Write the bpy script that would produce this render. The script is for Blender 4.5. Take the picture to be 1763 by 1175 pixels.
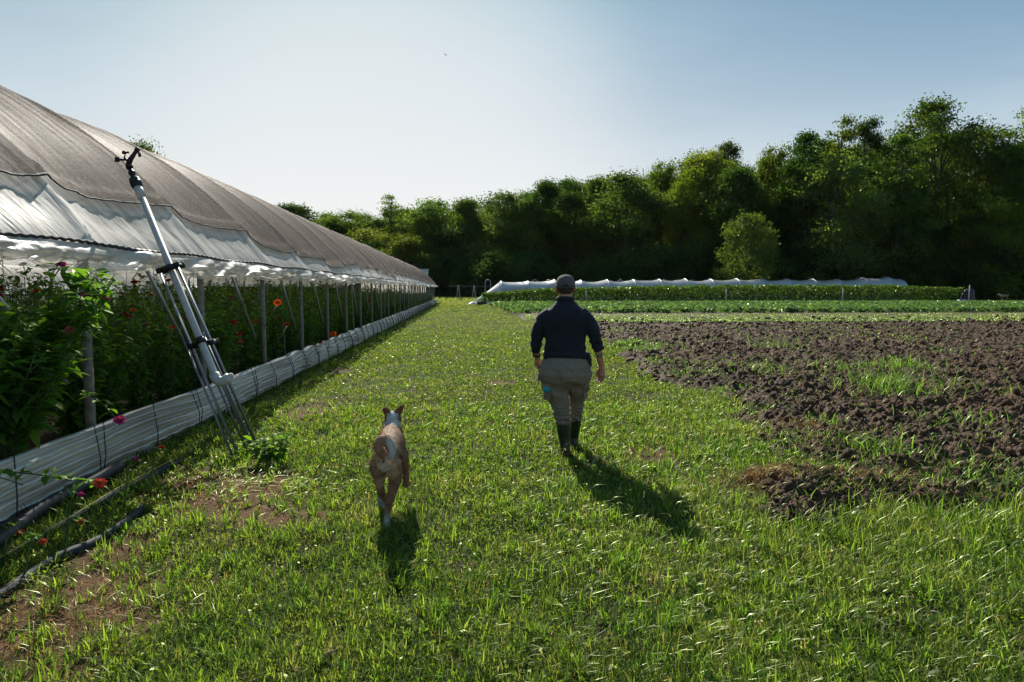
import bpy, math, random
import numpy as np
R = math.radians
for o in list(bpy.data.objects): bpy.data.objects.remove(o)
scene = bpy.context.scene
# ------------------------------------------------------------------ camera
CAMH, F, PX, PY, YAW, PITCH = 1.55, 1175.0, 881.5, 587.5, -3.94, -4.4
cam_d = bpy.data.cameras.new('camera'); cam = bpy.data.objects.new('camera', cam_d)
scene.collection.objects.link(cam); scene.camera = cam
cam_d.sensor_width = 36.0; cam_d.lens = 24.0; cam_d.clip_start = 0.05; cam_d.clip_end = 6000
cam.location = (0, 0, CAMH); cam.rotation_euler = (R(90 + PITCH), 0, R(YAW))
# ------------------------------------------------------------------ sky and sun
SUN_EL, SUN_AZ = 35.0, -12.0          # azimuth measured from +Y, minus = to the left
world = bpy.data.worlds.new('World'); scene.world = world; world.use_nodes = True
wn = world.node_tree.nodes; wl = world.node_tree.links
sky = wn.new('ShaderNodeTexSky'); sky.sky_type = 'NISHITA'; sky.sun_disc = False
sky.sun_elevation = R(SUN_EL); sky.sun_rotation = R(SUN_AZ)
sky.altitude = 50; sky.air_density = 1.0; sky.dust_density = 2.0; sky.ozone_density = 1.5
wbg = wn['Background']; wbg.inputs[1].default_value = 0.075
wtc = wn.new('ShaderNodeTexCoord'); wmp = wn.new('ShaderNodeMapping'); wmp.inputs['Scale'].default_value = (1.2, 2.2, 7.0)
wmp.inputs['Rotation'].default_value = (0, 0.25, 0.5)
wno = wn.new('ShaderNodeTexNoise'); wno.inputs['Scale'].default_value = 1.3; wno.inputs['Detail'].default_value = 7; wno.inputs['Roughness'].default_value = 0.6
wrp = wn.new('ShaderNodeValToRGB'); wrp.color_ramp.elements[0].position = 0.45; wrp.color_ramp.elements[1].position = 0.85
wrp.color_ramp.elements[0].color = (0, 0, 0, 1); wrp.color_ramp.elements[1].color = (0.34, 0.34, 0.34, 1)
wmx = wn.new('ShaderNodeMixRGB'); wmx.blend_type = 'MIX'; wmx.inputs[2].default_value = (8.2, 8.5, 8.8, 1)
whs = wn.new('ShaderNodeHueSaturation'); whs.inputs['Hue'].default_value = 0.495; whs.inputs['Saturation'].default_value = 2.2; whs.inputs['Value'].default_value = 3.25
wl.new(wtc.outputs['Generated'], wmp.inputs[0]); wl.new(wmp.outputs[0], wno.inputs[0]); wl.new(wno.outputs[0], wrp.inputs[0])
wgm = wn.new('ShaderNodeGamma'); wgm.inputs[1].default_value = 0.30; wl.new(sky.outputs[0], wgm.inputs[0]); wl.new(wgm.outputs[0], whs.inputs['Color']); wl.new(whs.outputs[0], wmx.inputs[1]); wl.new(wrp.outputs[0], wmx.inputs[0]); wsx = wn.new('ShaderNodeSeparateXYZ'); wl.new(wtc.outputs['Generated'], wsx.inputs[0])
wr1 = wn.new('ShaderNodeValToRGB'); wr1.color_ramp.interpolation = 'EASE'; wr1.color_ramp.elements[0].position = 0.02; wr1.color_ramp.elements[0].color = (.62, .62, .62, 1); wr1.color_ramp.elements[1].position = 0.34; wr1.color_ramp.elements[1].color = (0, 0, 0, 1)
wl.new(wsx.outputs[2], wr1.inputs[0]); whz = wn.new('ShaderNodeMixRGB'); whz.inputs[2].default_value = (7.0, 7.2, 7.4, 1); wl.new(wr1.outputs[0], whz.inputs[0]); wl.new(wmx.outputs[0], whz.inputs[1])
wr2 = wn.new('ShaderNodeValToRGB'); wr2.color_ramp.elements[0].position = 0.07; wr2.color_ramp.elements[0].color = (1, 1, 1, 1); wr2.color_ramp.elements[1].position = 0.42; wr2.color_ramp.elements[1].color = (.37, .60, .71, 1)
wl.new(wsx.outputs[2], wr2.inputs[0]); wml = wn.new('ShaderNodeMixRGB'); wml.blend_type = 'MULTIPLY'; wml.inputs[0].default_value = 1; wl.new(whz.outputs[0], wml.inputs[1]); wl.new(wr2.outputs[0], wml.inputs[2])
wdt = wn.new('ShaderNodeVectorMath'); wdt.operation = 'DOT_PRODUCT'; ge = R(9); ga = R(SUN_AZ + 6)
wdt.inputs[1].default_value = (math.sin(ga) * math.cos(ge), math.cos(ga) * math.cos(ge), math.sin(ge)); wnv = wn.new('ShaderNodeVectorMath'); wnv.operation = 'NORMALIZE'
wl.new(wtc.outputs['Generated'], wnv.inputs[0]); wl.new(wnv.outputs[0], wdt.inputs[0])
wr3 = wn.new('ShaderNodeValToRGB'); wr3.color_ramp.interpolation = 'EASE'; wr3.color_ramp.elements[0].position = 0.915; wr3.color_ramp.elements[0].color = (0, 0, 0, 1); wr3.color_ramp.elements[1].position = 1.0; wr3.color_ramp.elements[1].color = (.55, .55, .55, 1)
wl.new(wdt.outputs['Value'], wr3.inputs[0]); wgl = wn.new('ShaderNodeMixRGB'); wgl.inputs[2].default_value = (7.3, 7.45, 7.5, 1); wl.new(wr3.outputs[0], wgl.inputs[0]); wl.new(wml.outputs[0], wgl.inputs[1])
wl.new(wgl.outputs[0], wbg.inputs[0])
sun_d = bpy.data.lights.new('sun', 'SUN'); sun = bpy.data.objects.new('sun', sun_d); scene.collection.objects.link(sun)
sun_d.energy = 4.6; sun_d.angle = R(0.53); sun_d.color = (1.0, 0.95, 0.86)
sun.rotation_euler = (R(90 - SUN_EL), 0, R(180 - SUN_AZ)); sun.location = (-10, 60, 45)
scene.view_settings.view_transform = 'Standard'; scene.view_settings.look = 'None'
scene.view_settings.exposure = 0.74; scene.view_settings.gamma = 1.0
scene.cycles.max_bounces = 7; scene.cycles.diffuse_bounces = 3; scene.cycles.glossy_bounces = 3
scene.cycles.transmission_bounces = 5; scene.cycles.transparent_max_bounces = 12
# ------------------------------------------------------------------ projection helpers
_cy, _sy, _cp, _sp = math.cos(R(YAW)), math.sin(R(YAW)), math.cos(R(PITCH)), math.sin(R(PITCH))
def ray(px, py):
    u, v = (px - PX) / F, (py - PY) / F
    x, y, z = u, 1.0, -v
    y, z = y * _cp - z * _sp, y * _sp + z * _cp
    return (x * _cy - y * _sy, x * _sy + y * _cy, z)
def G(px, py, z=0.0):
    d = ray(px, py); t = (z - CAMH) / d[2]
    return (d[0] * t, d[1] * t)
def atY(px, py, Y):
    d = ray(px, py); t = Y / d[1]
    return (d[0] * t, Y, CAMH + d[2] * t)
def pxy(x, y, z):
    z = z - CAMH
    X, Y = x * _cy + y * _sy, -x * _sy + y * _cy
    Yc, Zc = Y * _cp + z * _sp, -Y * _sp + z * _cp
    return PX + F * X / Yc, PY - F * Zc / Yc
# ------------------------------------------------------------------ numpy noise
_nr = np.random.RandomState(5)
_tab = _nr.rand(256, 256).astype(np.float64)
def vnoise(x, y):
    xi = np.floor(x).astype(int); yi = np.floor(y).astype(int)
    fx = x - xi; fy = y - yi
    fx = fx * fx * (3 - 2 * fx); fy = fy * fy * (3 - 2 * fy)
    a = _tab[xi & 255, yi & 255]; b = _tab[(xi + 1) & 255, yi & 255]
    c = _tab[xi & 255, (yi + 1) & 255]; d = _tab[(xi + 1) & 255, (yi + 1) & 255]
    return (a * (1 - fx) + b * fx) * (1 - fy) + (c * (1 - fx) + d * fx) * fy
def fbm(x, y, o=4, g=0.5):
    s = 0; a = 1; t = 0
    x = np.asarray(x, float); y = np.asarray(y, float)
    for i in range(o):
        s = s + a * vnoise(x + 17.3 * i, y - 9.1 * i); t += a; a *= g
        x = x * 2.03; y = y * 2.03
    return s / t
def smooth(a, b, x):
    t = np.clip((x - a) / (b - a), 0, 1); return t * t * (3 - 2 * t)
# ------------------------------------------------------------------ mesh builders
def build_np(name, V, Fs, mat, parent=None, col=None, smooth_sh=False):
    """V (N,3); Fs list of int arrays (M,k)"""
    me = bpy.data.meshes.new(name)
    V = np.ascontiguousarray(V, dtype=np.float32)
    Fs = [np.asarray(f, dtype=np.int32) for f in Fs if len(f)]
    loops = np.concatenate([f.ravel() for f in Fs]); tot = np.concatenate([np.full(len(f), f.shape[1], np.int32) for f in Fs])
    me.vertices.add(len(V)); me.vertices.foreach_set('co', V.ravel())
    me.loops.add(len(loops)); me.loops.foreach_set('vertex_index', loops)
    me.polygons.add(len(tot)); st = np.concatenate([[0], np.cumsum(tot)[:-1]]).astype(np.int32)
    me.polygons.foreach_set('loop_start', st); me.polygons.foreach_set('loop_total', tot)
    if smooth_sh: me.polygons.foreach_set('use_smooth', np.ones(len(tot), bool))
    me.update(calc_edges=True); me.validate()
    if col is not None:
        ca = me.color_attributes.new('Col', 'FLOAT_COLOR', 'POINT')
        c4 = np.ones((len(V), 4), np.float32); c4[:, :3] = col; ca.data.foreach_set('color', c4.ravel())
    if mat: me.materials.append(mat)
    o = bpy.data.objects.new(name, me); scene.collection.objects.link(o)
    if parent: o.parent = parent
    return o
class MB:
    def __init__(s): s.V = []; s.F = {3: [], 4: []}; s.C = []; s.n = 0
    def add(s, V, faces, col=None):
        V = np.asarray(V, float)
        for f in faces:
            f = np.asarray(f)
            if f.ndim == 1: f = f[None]
            if len(f): s.F.setdefault(f.shape[1], []).append(f + s.n)
        s.V.append(V); s.n += len(V)
        c = np.ones((len(V), 3)) if col is None else np.broadcast_to(np.asarray(col, float), (len(V), 3))
        s.C.append(c)
    def tube(s, pts, rad, n=8, col=None, cap=True, squash=None):
        pts = np.asarray(pts, float); m = len(pts)
        rad = np.broadcast_to(np.asarray(rad, float), (m,))
        T = np.gradient(pts, axis=0); T /= np.linalg.norm(T, axis=1)[:, None] + 1e-9
        ref = np.array([0, 0, 1.0]) if abs(T[0][2]) < 0.9 else np.array([1.0, 0, 0])
        A = np.cross(T, ref); A /= np.linalg.norm(A, axis=1)[:, None] + 1e-9; B = np.cross(T, A)
        th = np.linspace(0, 2 * np.pi, n, endpoint=False)
        sq = 1.0 if squash is None else squash
        V = pts[:, None] + rad[:, None, None] * (np.cos(th)[None, :, None] * A[:, None] + sq * np.sin(th)[None, :, None] * B[:, None])
        V = V.reshape(-1, 3); i = np.arange(m - 1)[:, None]; j = np.arange(n)[None]
        q = np.stack([i * n + j, i * n + (j + 1) % n, (i + 1) * n + (j + 1) % n, (i + 1) * n + j], -1).reshape(-1, 4)
        fs = [q]
        if cap:
            V = np.vstack([V, pts[0], pts[-1]]); a = m * n; jj = np.arange(n)
            fs.append(np.stack([np.full(n, a), (jj + 1) % n, jj], -1))
            fs.append(np.stack([np.full(n, a + 1), (m - 1) * n + jj, (m - 1) * n + (jj + 1) % n], -1))
        s.add(V, fs, col)
    def box(s, c, h, rz=0, col=None, rx=0):
        v = np.array([[x, y, z] for x in (-1, 1) for y in (-1, 1) for z in (-1, 1)], float) * h
        if rx: v = v @ np.array([[1, 0, 0], [0, math.cos(rx), math.sin(rx)], [0, -math.sin(rx), math.cos(rx)]])
        if rz: v = v @ np.array([[math.cos(rz), math.sin(rz), 0], [-math.sin(rz), math.cos(rz), 0], [0, 0, 1]])
        s.add(v + c, [[[0, 1, 3, 2], [4, 6, 7, 5], [0, 4, 5, 1], [2, 3, 7, 6], [0, 2, 6, 4], [1, 5, 7, 3]]], col)
    def rings(s, rg, n=20, col=None, p=2.0):
        """horizontal-ish closed rings: (cx,cy,cz,rx,ry)"""
        th = np.linspace(0, 2 * np.pi, n, endpoint=False); V = []
        for r in rg:
            c, sn = np.cos(th), np.sin(th)
            V.append(np.stack([r[0] + r[3] * np.sign(c) * abs(c) ** (2 / p), r[1] + r[4] * np.sign(sn) * abs(sn) ** (2 / p), np.full(n, r[2])], -1))
        m = len(rg); V = np.vstack(V + [np.array([[rg[0][0], rg[0][1], rg[0][2]], [rg[-1][0], rg[-1][1], rg[-1][2]]])])
        i = np.arange(m - 1)[:, None]; j = np.arange(n)[None]
        q = np.stack([i * n + j, i * n + (j + 1) % n, (i + 1) * n + (j + 1) % n, (i + 1) * n + j], -1).reshape(-1, 4)
        jj = np.arange(n); a = m * n
        s.add(V, [q, np.stack([np.full(n, a), (jj + 1) % n, jj], -1), np.stack([np.full(n, a + 1), (m - 1) * n + jj, (m - 1) * n + (jj + 1) % n], -1)], col)
    def ball(s, c, r, n=12, col=None):
        r = np.broadcast_to(np.asarray(r, float), (3,)); k = max(5, n // 2 + 1)
        ph = np.linspace(0.15, np.pi - 0.15, k)
        s.rings([(c[0], c[1], c[2] - r[2] * math.cos(a), r[0] * math.sin(a), r[1] * math.sin(a)) for a in ph], n, col)
    def grid(s, P, col=None):
        m, n = P.shape[:2]; i = np.arange(m - 1)[:, None]; j = np.arange(n - 1)[None]
        q = np.stack([i * n + j, i * n + j + 1, (i + 1) * n + j + 1, (i + 1) * n + j], -1).reshape(-1, 4)
        s.add(P.reshape(-1, 3), [q], None if col is None else np.asarray(col).reshape(-1, 3) if np.ndim(col) == 3 else col)
    def build(s, name, mat, parent=None, smooth_sh=True, col=True):
        V = np.vstack(s.V); Fs = [np.vstack(f) for k, f in s.F.items() if f]
        return build_np(name, V, Fs, mat, parent, np.vstack(s.C) if col else None, smooth_sh)
def tag(o, label=None, cat=None, group=None, kind=None):
    if label: o['label'] = label
    if cat: o['category'] = cat
    if group: o['group'] = group
    if kind: o['kind'] = kind
    return o
def empty(name, loc=(0, 0, 0), rz=0.0):
    o = bpy.data.objects.new(name, None); scene.collection.objects.link(o)
    o.location = loc; o.rotation_euler = (0, 0, rz); o.empty_display_size = 0.2
    return o
def dup(root, loc, rz=0.0, sc=None):
    r = root.copy(); scene.collection.objects.link(r); r.location = loc; r.rotation_euler = (0, 0, rz)
    if sc is not None: r.scale = sc if hasattr(sc, '__len__') else (sc, sc, sc)
    for ch in list(root.children):
        c = ch.copy(); scene.collection.objects.link(c); c.parent = r
        for g in ch.children:
            d = g.copy(); scene.collection.objects.link(d); d.parent = c
    return r
# ------------------------------------------------------------------ materials
def newmat(name):
    m = bpy.data.materials.new(name); m.use_nodes = True; nt = m.node_tree; nt.nodes.clear()
    out = nt.nodes.new('ShaderNodeOutputMaterial'); return m, nt, out
def N(nt, t, **kw):
    n = nt.nodes.new(t)
    for k, v in kw.items():
        if k.startswith('i_'): n.inputs[k[2:].replace('_', ' ')].default_value = v
        else: setattr(n, k, v)
    return n
def foliage(name, trans=0.45, gloss=0.06, rough=0.4, tcol=(1.5, 1.7, 0.6), var=0.0):
    m, nt, out = newmat(name); L = nt.links.new
    at = N(nt, 'ShaderNodeAttribute', attribute_name='Col')
    src = at.outputs['Color']
    if var:
        oi = N(nt, 'ShaderNodeObjectInfo'); hs = N(nt, 'ShaderNodeHueSaturation')
        mh = N(nt, 'ShaderNodeMath', operation='MULTIPLY_ADD'); mh.inputs[1].default_value = -.05; mh.inputs[2].default_value = .52; wv = N(nt, 'ShaderNodeTexWhiteNoise', noise_dimensions='1D'); L(oi.outputs['Random'], wv.inputs['W']); L(wv.outputs['Value'], mh.inputs[0]); L(mh.outputs[0], hs.inputs['Hue'])
        mr = N(nt, 'ShaderNodeMapRange'); mr.inputs[3].default_value = 1 - var; mr.inputs[4].default_value = 1 + var
        L(oi.outputs['Random'], mr.inputs[0]); L(mr.outputs[0], hs.inputs['Value']); L(src, hs.inputs['Color']); src = hs.outputs[0]
    d = N(nt, 'ShaderNodeBsdfDiffuse'); L(src, d.inputs[0])
    t = N(nt, 'ShaderNodeBsdfTranslucent'); mu = N(nt, 'ShaderNodeMixRGB', blend_type='MULTIPLY'); mu.inputs[0].default_value = 1
    mu.inputs[2].default_value = (*tcol, 1); L(src, mu.inputs[1]); L(mu.outputs[0], t.inputs[0])
    m1 = N(nt, 'ShaderNodeMixShader'); m1.inputs[0].default_value = trans; L(d.outputs[0], m1.inputs[1]); L(t.outputs[0], m1.inputs[2])
    g = N(nt, 'ShaderNodeBsdfGlossy'); g.inputs['Roughness'].default_value = rough; g.inputs[0].default_value = (.75, .85, .5, 1)
    fr = N(nt, 'ShaderNodeFresnel'); fr.inputs[0].default_value = 1.45
    ad = N(nt, 'ShaderNodeMath', operation='MULTIPLY_ADD'); L(fr.outputs[0], ad.inputs[0]); ad.inputs[1].default_value = gloss * 1.5; ad.inputs[2].default_value = gloss * 0.12
    m2 = N(nt, 'ShaderNodeMixShader'); L(ad.outputs[0], m2.inputs[0]); L(m1.outputs[0], m2.inputs[1]); L(g.outputs[0], m2.inputs[2])
    L(m2.outputs[0], out.inputs[0]); return m
def solid(name, col, rough=0.6, metal=0.0, var=0.15, scale=20.0, bump=0.0, bscale=60.0, vcol=False, spec=0.5, sheen=0.0, detail=5):
    m, nt, out = newmat(name); L = nt.links.new
    p = N(nt, 'ShaderNodeBsdfPrincipled'); p.inputs['Roughness'].default_value = rough; p.inputs['Metallic'].default_value = metal
    p.inputs['Specular IOR Level'].default_value = spec
    if sheen: p.inputs['Sheen Weight'].default_value = sheen
    tc = N(nt, 'ShaderNodeTexCoord'); no = N(nt, 'ShaderNodeTexNoise'); no.inputs['Scale'].default_value = scale; no.inputs['Detail'].default_value = detail
    L(tc.outputs['Object'], no.inputs[0])
    mr = N(nt, 'ShaderNodeMapRange'); mr.inputs[1].default_value = 0.3; mr.inputs[2].default_value = 0.7
    mr.inputs[3].default_value = 1 - var; mr.inputs[4].default_value = 1 + var; L(no.outputs[0], mr.inputs[0])
    hs = N(nt, 'ShaderNodeHueSaturation'); L(mr.outputs[0], hs.inputs['Value'])
    if vcol:
        at = N(nt, 'ShaderNodeAttribute', attribute_name='Col'); L(at.outputs[0], hs.inputs['Color'])
    else: hs.inputs['Color'].default_value = (*col, 1)
    L(hs.outputs[0], p.inputs['Base Color'])
    if bump:
        n2 = N(nt, 'ShaderNodeTexNoise'); n2.inputs['Scale'].default_value = bscale; n2.inputs['Detail'].default_value = 4; L(tc.outputs['Object'], n2.inputs[0])
        b = N(nt, 'ShaderNodeBump'); b.inputs['Strength'].default_value = bump; b.inputs['Distance'].default_value = 0.01; L(n2.outputs[0], b.inputs['Height']); L(b.outputs[0], p.inputs['Normal'])
    L(p.outputs[0], out.inputs[0]); return m
M_grass = foliage('grass_blades', 0.62, 0.034, 0.38, (2.15, 2.0, 0.95))
M_tree = foliage('tree_leaves', 0.42, 0.05, 0.45, (1.6, 1.7, 0.55))
M_zin = foliage('zinnia_leaves', 0.5, 0.05, 0.38, (2.1, 2.2, 0.5))
M_crop = foliage('crop_leaves', 0.45, 0.08, 0.4, (1.6, 1.8, 0.6))
M_clover = foliage('clover_leaves', 0.55, 0.055, 0.30, (2.1, 2.0, 0.45))
M_petal = foliage('petals', 0.35, 0.02, 0.6, (1.3, 1.1, 1.1))
M_bark = solid('bark', (0.075, 0.06, 0.045), 0.9, var=0.4, scale=3, bump=0.6, bscale=8)
# ================================================================== SETTING
# soil plot outline on the ground
_pl = [(862, 541), (1000, 558), (1034, 574), (1052, 596), (1075, 622), (1110, 645), (1165, 668), (1225, 682), (1252, 690), (1262, 712),
       (1278, 738), (1310, 768), (1360, 790), (1440, 808), (1440, 822), (1350, 826), (1260, 820), (1236, 838), (1262, 862), (1320, 880), (1345, 903), (1400, 915), (1435, 892), (1530, 888), (1640, 884), (1763, 872), (1990, 850)]
SOIL = [G(*p) for p in _pl]
SOIL += [(46.0, SOIL[-1][1]), (60.0, 34.0), (3.0, 34.0)]
SOIL = np.array(SOIL)
def sdist(x, y, poly):
    x = np.asarray(x, float); y = np.asarray(y, float); ins = np.zeros(x.shape, bool); dm = np.full(x.shape, 1e9)
    n = len(poly)
    for i in range(n):
        x0, y0 = poly[i]; x1, y1 = poly[(i + 1) % n]
        c = ((y0 > y) != (y1 > y)) & (x < (x1 - x0) * (y - y0) / ((y1 - y0) if y1 != y0 else 1e-9) + x0); ins ^= c
        ex, ey = x1 - x0, y1 - y0; t = np.clip(((x - x0) * ex + (y - y0) * ey) / (ex * ex + ey * ey + 1e-12), 0, 1)
        dm = np.minimum(dm, np.hypot(x - x0 - t * ex, y - y0 - t * ey))
    return np.where(ins, dm, -dm)
def soil_sd(x, y):
    return sdist(x, y, SOIL) + (fbm(x * 2.3, y * 2.3, 3) - 0.5) * 0.55
PATCH = [(*G(395, 850), 0.55), (*G(330, 820), 0.3), (*G(525, 712), 0.5), (*G(110, 1060), 0.45), (*G(160, 1010), 0.22), (*G(450, 880), 0.25), (*G(530, 890), .2), (*G(200, 940), .25), (*G(1125, 783), .2), (*G(865, 660), .25), (*G(590,640),.35), (*G(760, 605), .3)]
def bare(x, y):
    b = np.zeros(x.shape)
    for (a, c, r) in PATCH: b = np.maximum(b, smooth(1.6, 0.35, np.hypot((x - a), (y - c) * 0.8) / r + (fbm(x * 6, y * 6, 2) - .5) * 1.2))
    return b
# ground sheet
m, nt, out = newmat('ground_earth_and_turf'); L = nt.links.new
p = N(nt, 'ShaderNodeBsdfPrincipled'); p.inputs['Roughness'].default_value = 0.95; p.inputs['Specular IOR Level'].default_value = 0.1
tc = N(nt, 'ShaderNodeTexCoord'); n1 = N(nt, 'ShaderNodeTexNoise'); n1.inputs['Scale'].default_value = 1.1; n1.inputs['Detail'].default_value = 8; n1.inputs['Roughness'].default_value = 0.65
n2 = N(nt, 'ShaderNodeTexNoise'); n2.inputs['Scale'].default_value = 38; n2.inputs['Detail'].default_value = 6
L(tc.outputs['Object'], n1.inputs[0]); L(tc.outputs['Object'], n2.inputs[0])
r1 = N(nt, 'ShaderNodeValToRGB'); e = r1.color_ramp.elements
e[0].position = 0.36; e[0].color = (0.060, 0.040, 0.026, 1); e[1].position = 0.56; e[1].color = (0.050, 0.070, 0.018, 1)
L(n1.outputs[0], r1.inputs[0])
ba = N(nt, 'ShaderNodeAttribute', attribute_name='Col'); bm = N(nt, 'ShaderNodeMixRGB'); bm.inputs[2].default_value = (.12, .066, .034, 1); L(ba.outputs[0], bm.inputs[0]); L(r1.outputs[0], bm.inputs[1])
r2 = N(nt, 'ShaderNodeMapRange'); r2.inputs[3].default_value = 0.4; r2.inputs[4].default_value = 1.5; L(n2.outputs[0], r2.inputs[0])
hs = N(nt, 'ShaderNodeHueSaturation'); L(bm.outputs[0], hs.inputs['Color']); L(r2.outputs[0], hs.inputs['Value']); L(hs.outputs[0], p.inputs['Base Color'])
b = N(nt, 'ShaderNodeBump'); b.inputs['Strength'].default_value = 0.8; b.inputs['Distance'].default_value = 0.03; L(n2.outputs[0], b.inputs['Height']); L(b.outputs[0], p.inputs['Normal'])
L(p.outputs[0], out.inputs[0]); M_ground = m
gm = MB()
ys = np.concatenate([np.linspace(-60, -2, 8), np.linspace(-1.8, 12, 170), np.geomspace(12.3, 2500, 60)])
xs = np.concatenate([-np.geomspace(6.2, 2500, 40)[::-1], np.linspace(-6, 9, 180), np.geomspace(9.2, 2500, 40)])
YY, XX = np.meshgrid(ys, xs, indexing='ij')
amp = smooth(40, 12, np.hypot(XX, YY))
ZZ = -0.01 + amp * (fbm(XX * 1.1, YY * 1.1, 3) - 0.5) * 0.07
def ground_z(x, y):
    return -0.01 + smooth(40, 12, np.hypot(x, y)) * (fbm(np.asarray(x) * 1.1, np.asarray(y) * 1.1, 3) - 0.5) * 0.07
bz = np.where(YY < 14, bare(XX, YY), 0.0); gm.grid(np.stack([XX, YY, ZZ], -1), np.repeat(bz[..., None], 3, -1))
tag(gm.build('ground', M_ground), kind='structure')
# soil
m, nt, out = newmat('tilled_soil'); L = nt.links.new
p = N(nt, 'ShaderNodeBsdfPrincipled'); p.inputs['Roughness'].default_value = 0.85; p.inputs['Specular IOR Level'].default_value = 0.35
tc = N(nt, 'ShaderNodeTexCoord'); n1 = N(nt, 'ShaderNodeTexNoise'); n1.inputs['Scale'].default_value = 2.2; n1.inputs['Detail'].default_value = 9; n1.inputs['Roughness'].default_value = 0.7
n2 = N(nt, 'ShaderNodeTexNoise'); n2.inputs['Scale'].default_value = 45; n2.inputs['Detail'].default_value = 7
L(tc.outputs['Object'], n1.inputs[0]); L(tc.outputs['Object'], n2.inputs[0])
r1 = N(nt, 'ShaderNodeValToRGB'); e = r1.color_ramp.elements
e[0].position = 0.3; e[0].color = (0.030, 0.015, 0.0065, 1); e[1].position = 0.75; e[1].color = (0.125, 0.066, 0.029, 1)
L(n1.outputs[0], r1.inputs[0])
b = N(nt, 'ShaderNodeBump'); b.inputs['Strength'].default_value = 1.0; b.inputs['Distance'].default_value = 0.025; L(n2.outputs[0], b.inputs['Height']); L(b.outputs[0], p.inputs['Normal'])
L(r1.outputs[0], p.inputs['Base Color']); L(p.outputs[0], out.inputs[0]); M_soil = m
def soil_h(x, y):
    sd = soil_sd(x, y)
    big = fbm(x * 0.8, y * 1.0, 3) - 0.5
    mid = fbm(x * 3.1 + 5, y * 3.1, 4, 0.6)
    cl = fbm(x * 9.0, y * 9.0 + 3, 3, 0.6)
    cl2 = np.clip(cl - 0.48, 0, 1)
    rough = smooth(30, 22, y) * 0.75 + 0.25
    cr2 = np.abs(fbm(x * 17 + 3, y * 17, 3, 0.6) - .5)
    h = 0.04 + 0.14 * big * rough + .95 * rough * (0.15 * (np.abs(mid - 0.5) * 2) ** 1.0 + 0.20 * cl2 - 0.09 * np.clip(.12 - cr2, 0, 1) * 3)
    edge = smooth(-0.05, 0.16, sd)
    h = h * edge * (.7 + .3 * smooth(.05, .7, sd)) + 0.03 * smooth(0, 0.25, sd) * smooth(1.4, 0.5, sd) - 0.10 * (1 - smooth(-0.2, 0.05, sd))
    return h
rows = [3.7]
while rows[-1] < 33.5: rows.append(rows[-1] + 0.016 * rows[-1] / 7)
rows = np.array(rows); tt = np.arange(-0.02, 1.35, 0.0026)
YY, TT = np.meshgrid(rows, tt, indexing='ij'); XX = TT * (YY + 1.5) + 0.2
ZZ = soil_h(XX, YY)
sm = MB(); sm.grid(np.stack([XX, YY, ZZ], -1))
V = sm.V[0]; q = sm.F[4][0]; keep = (V[q][:, :, 2].max(1) > -0.06)
q = q[keep]; used = np.unique(q); rm = np.zeros(len(V), int); rm[used] = np.arange(len(used))
tag(build_np('soil', V[used], [rm[q]], M_soil, smooth_sh=False), kind='structure')
# clods thrown up on the soil (uncountable)
def icos(n_rng):
    t = (1 + 5 ** 0.5) / 2
    v = np.array([[-1, t, 0], [1, t, 0], [-1, -t, 0], [1, -t, 0], [0, -1, t], [0, 1, t], [0, -1, -t], [0, 1, -t], [t, 0, -1], [t, 0, 1], [-t, 0, -1], [-t, 0, 1]]) / 1.9
    f = np.array([[0, 11, 5], [0, 5, 1], [0, 1, 7], [0, 7, 10], [0, 10, 11], [1, 5, 9], [5, 11, 4], [11, 10, 2], [10, 7, 6], [7, 1, 8], [3, 9, 4], [3, 4, 2], [3, 2, 6], [3, 6, 8], [3, 8, 9], [4, 9, 5], [2, 4, 11], [6, 2, 10], [8, 6, 7], [9, 8, 1]])
    return v, f
rs = np.random.RandomState(3)
iv, ifc = icos(0)
n = 60000
d = 4.2 + 29 * rs.rand(n) ** 1.5; t = -0.02 + 1.3 * rs.rand(n); x = t * (d + 1.5); y = d
sd = soil_sd(x, y); k = sd > -0.10; x, y, sd = x[k], y[k], sd[k]; n = len(x)
size = np.minimum(0.006 + 0.009 * rs.exponential(1, n), 0.06) * (0.7 + 0.04 * y)
V = iv[None] * (1 + 0.9 * (rs.rand(n, 12, 1) - 0.5)) * (size[:, None, None] * (0.7 + 0.6 * rs.rand(n, 1, 3)))
z = soil_h(x, y)
z = np.maximum(z, ground_z(x, y) + .005); V = V + np.stack([x, y, z + size * 0.2], -1)[:, None]
Fa = (ifc[None] + (np.arange(n) * 12)[:, None, None]).reshape(-1, 3)
tag(build_np('soil_clods', V.reshape(-1, 3), [Fa], M_soil, smooth_sh=False), kind='stuff')

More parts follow.
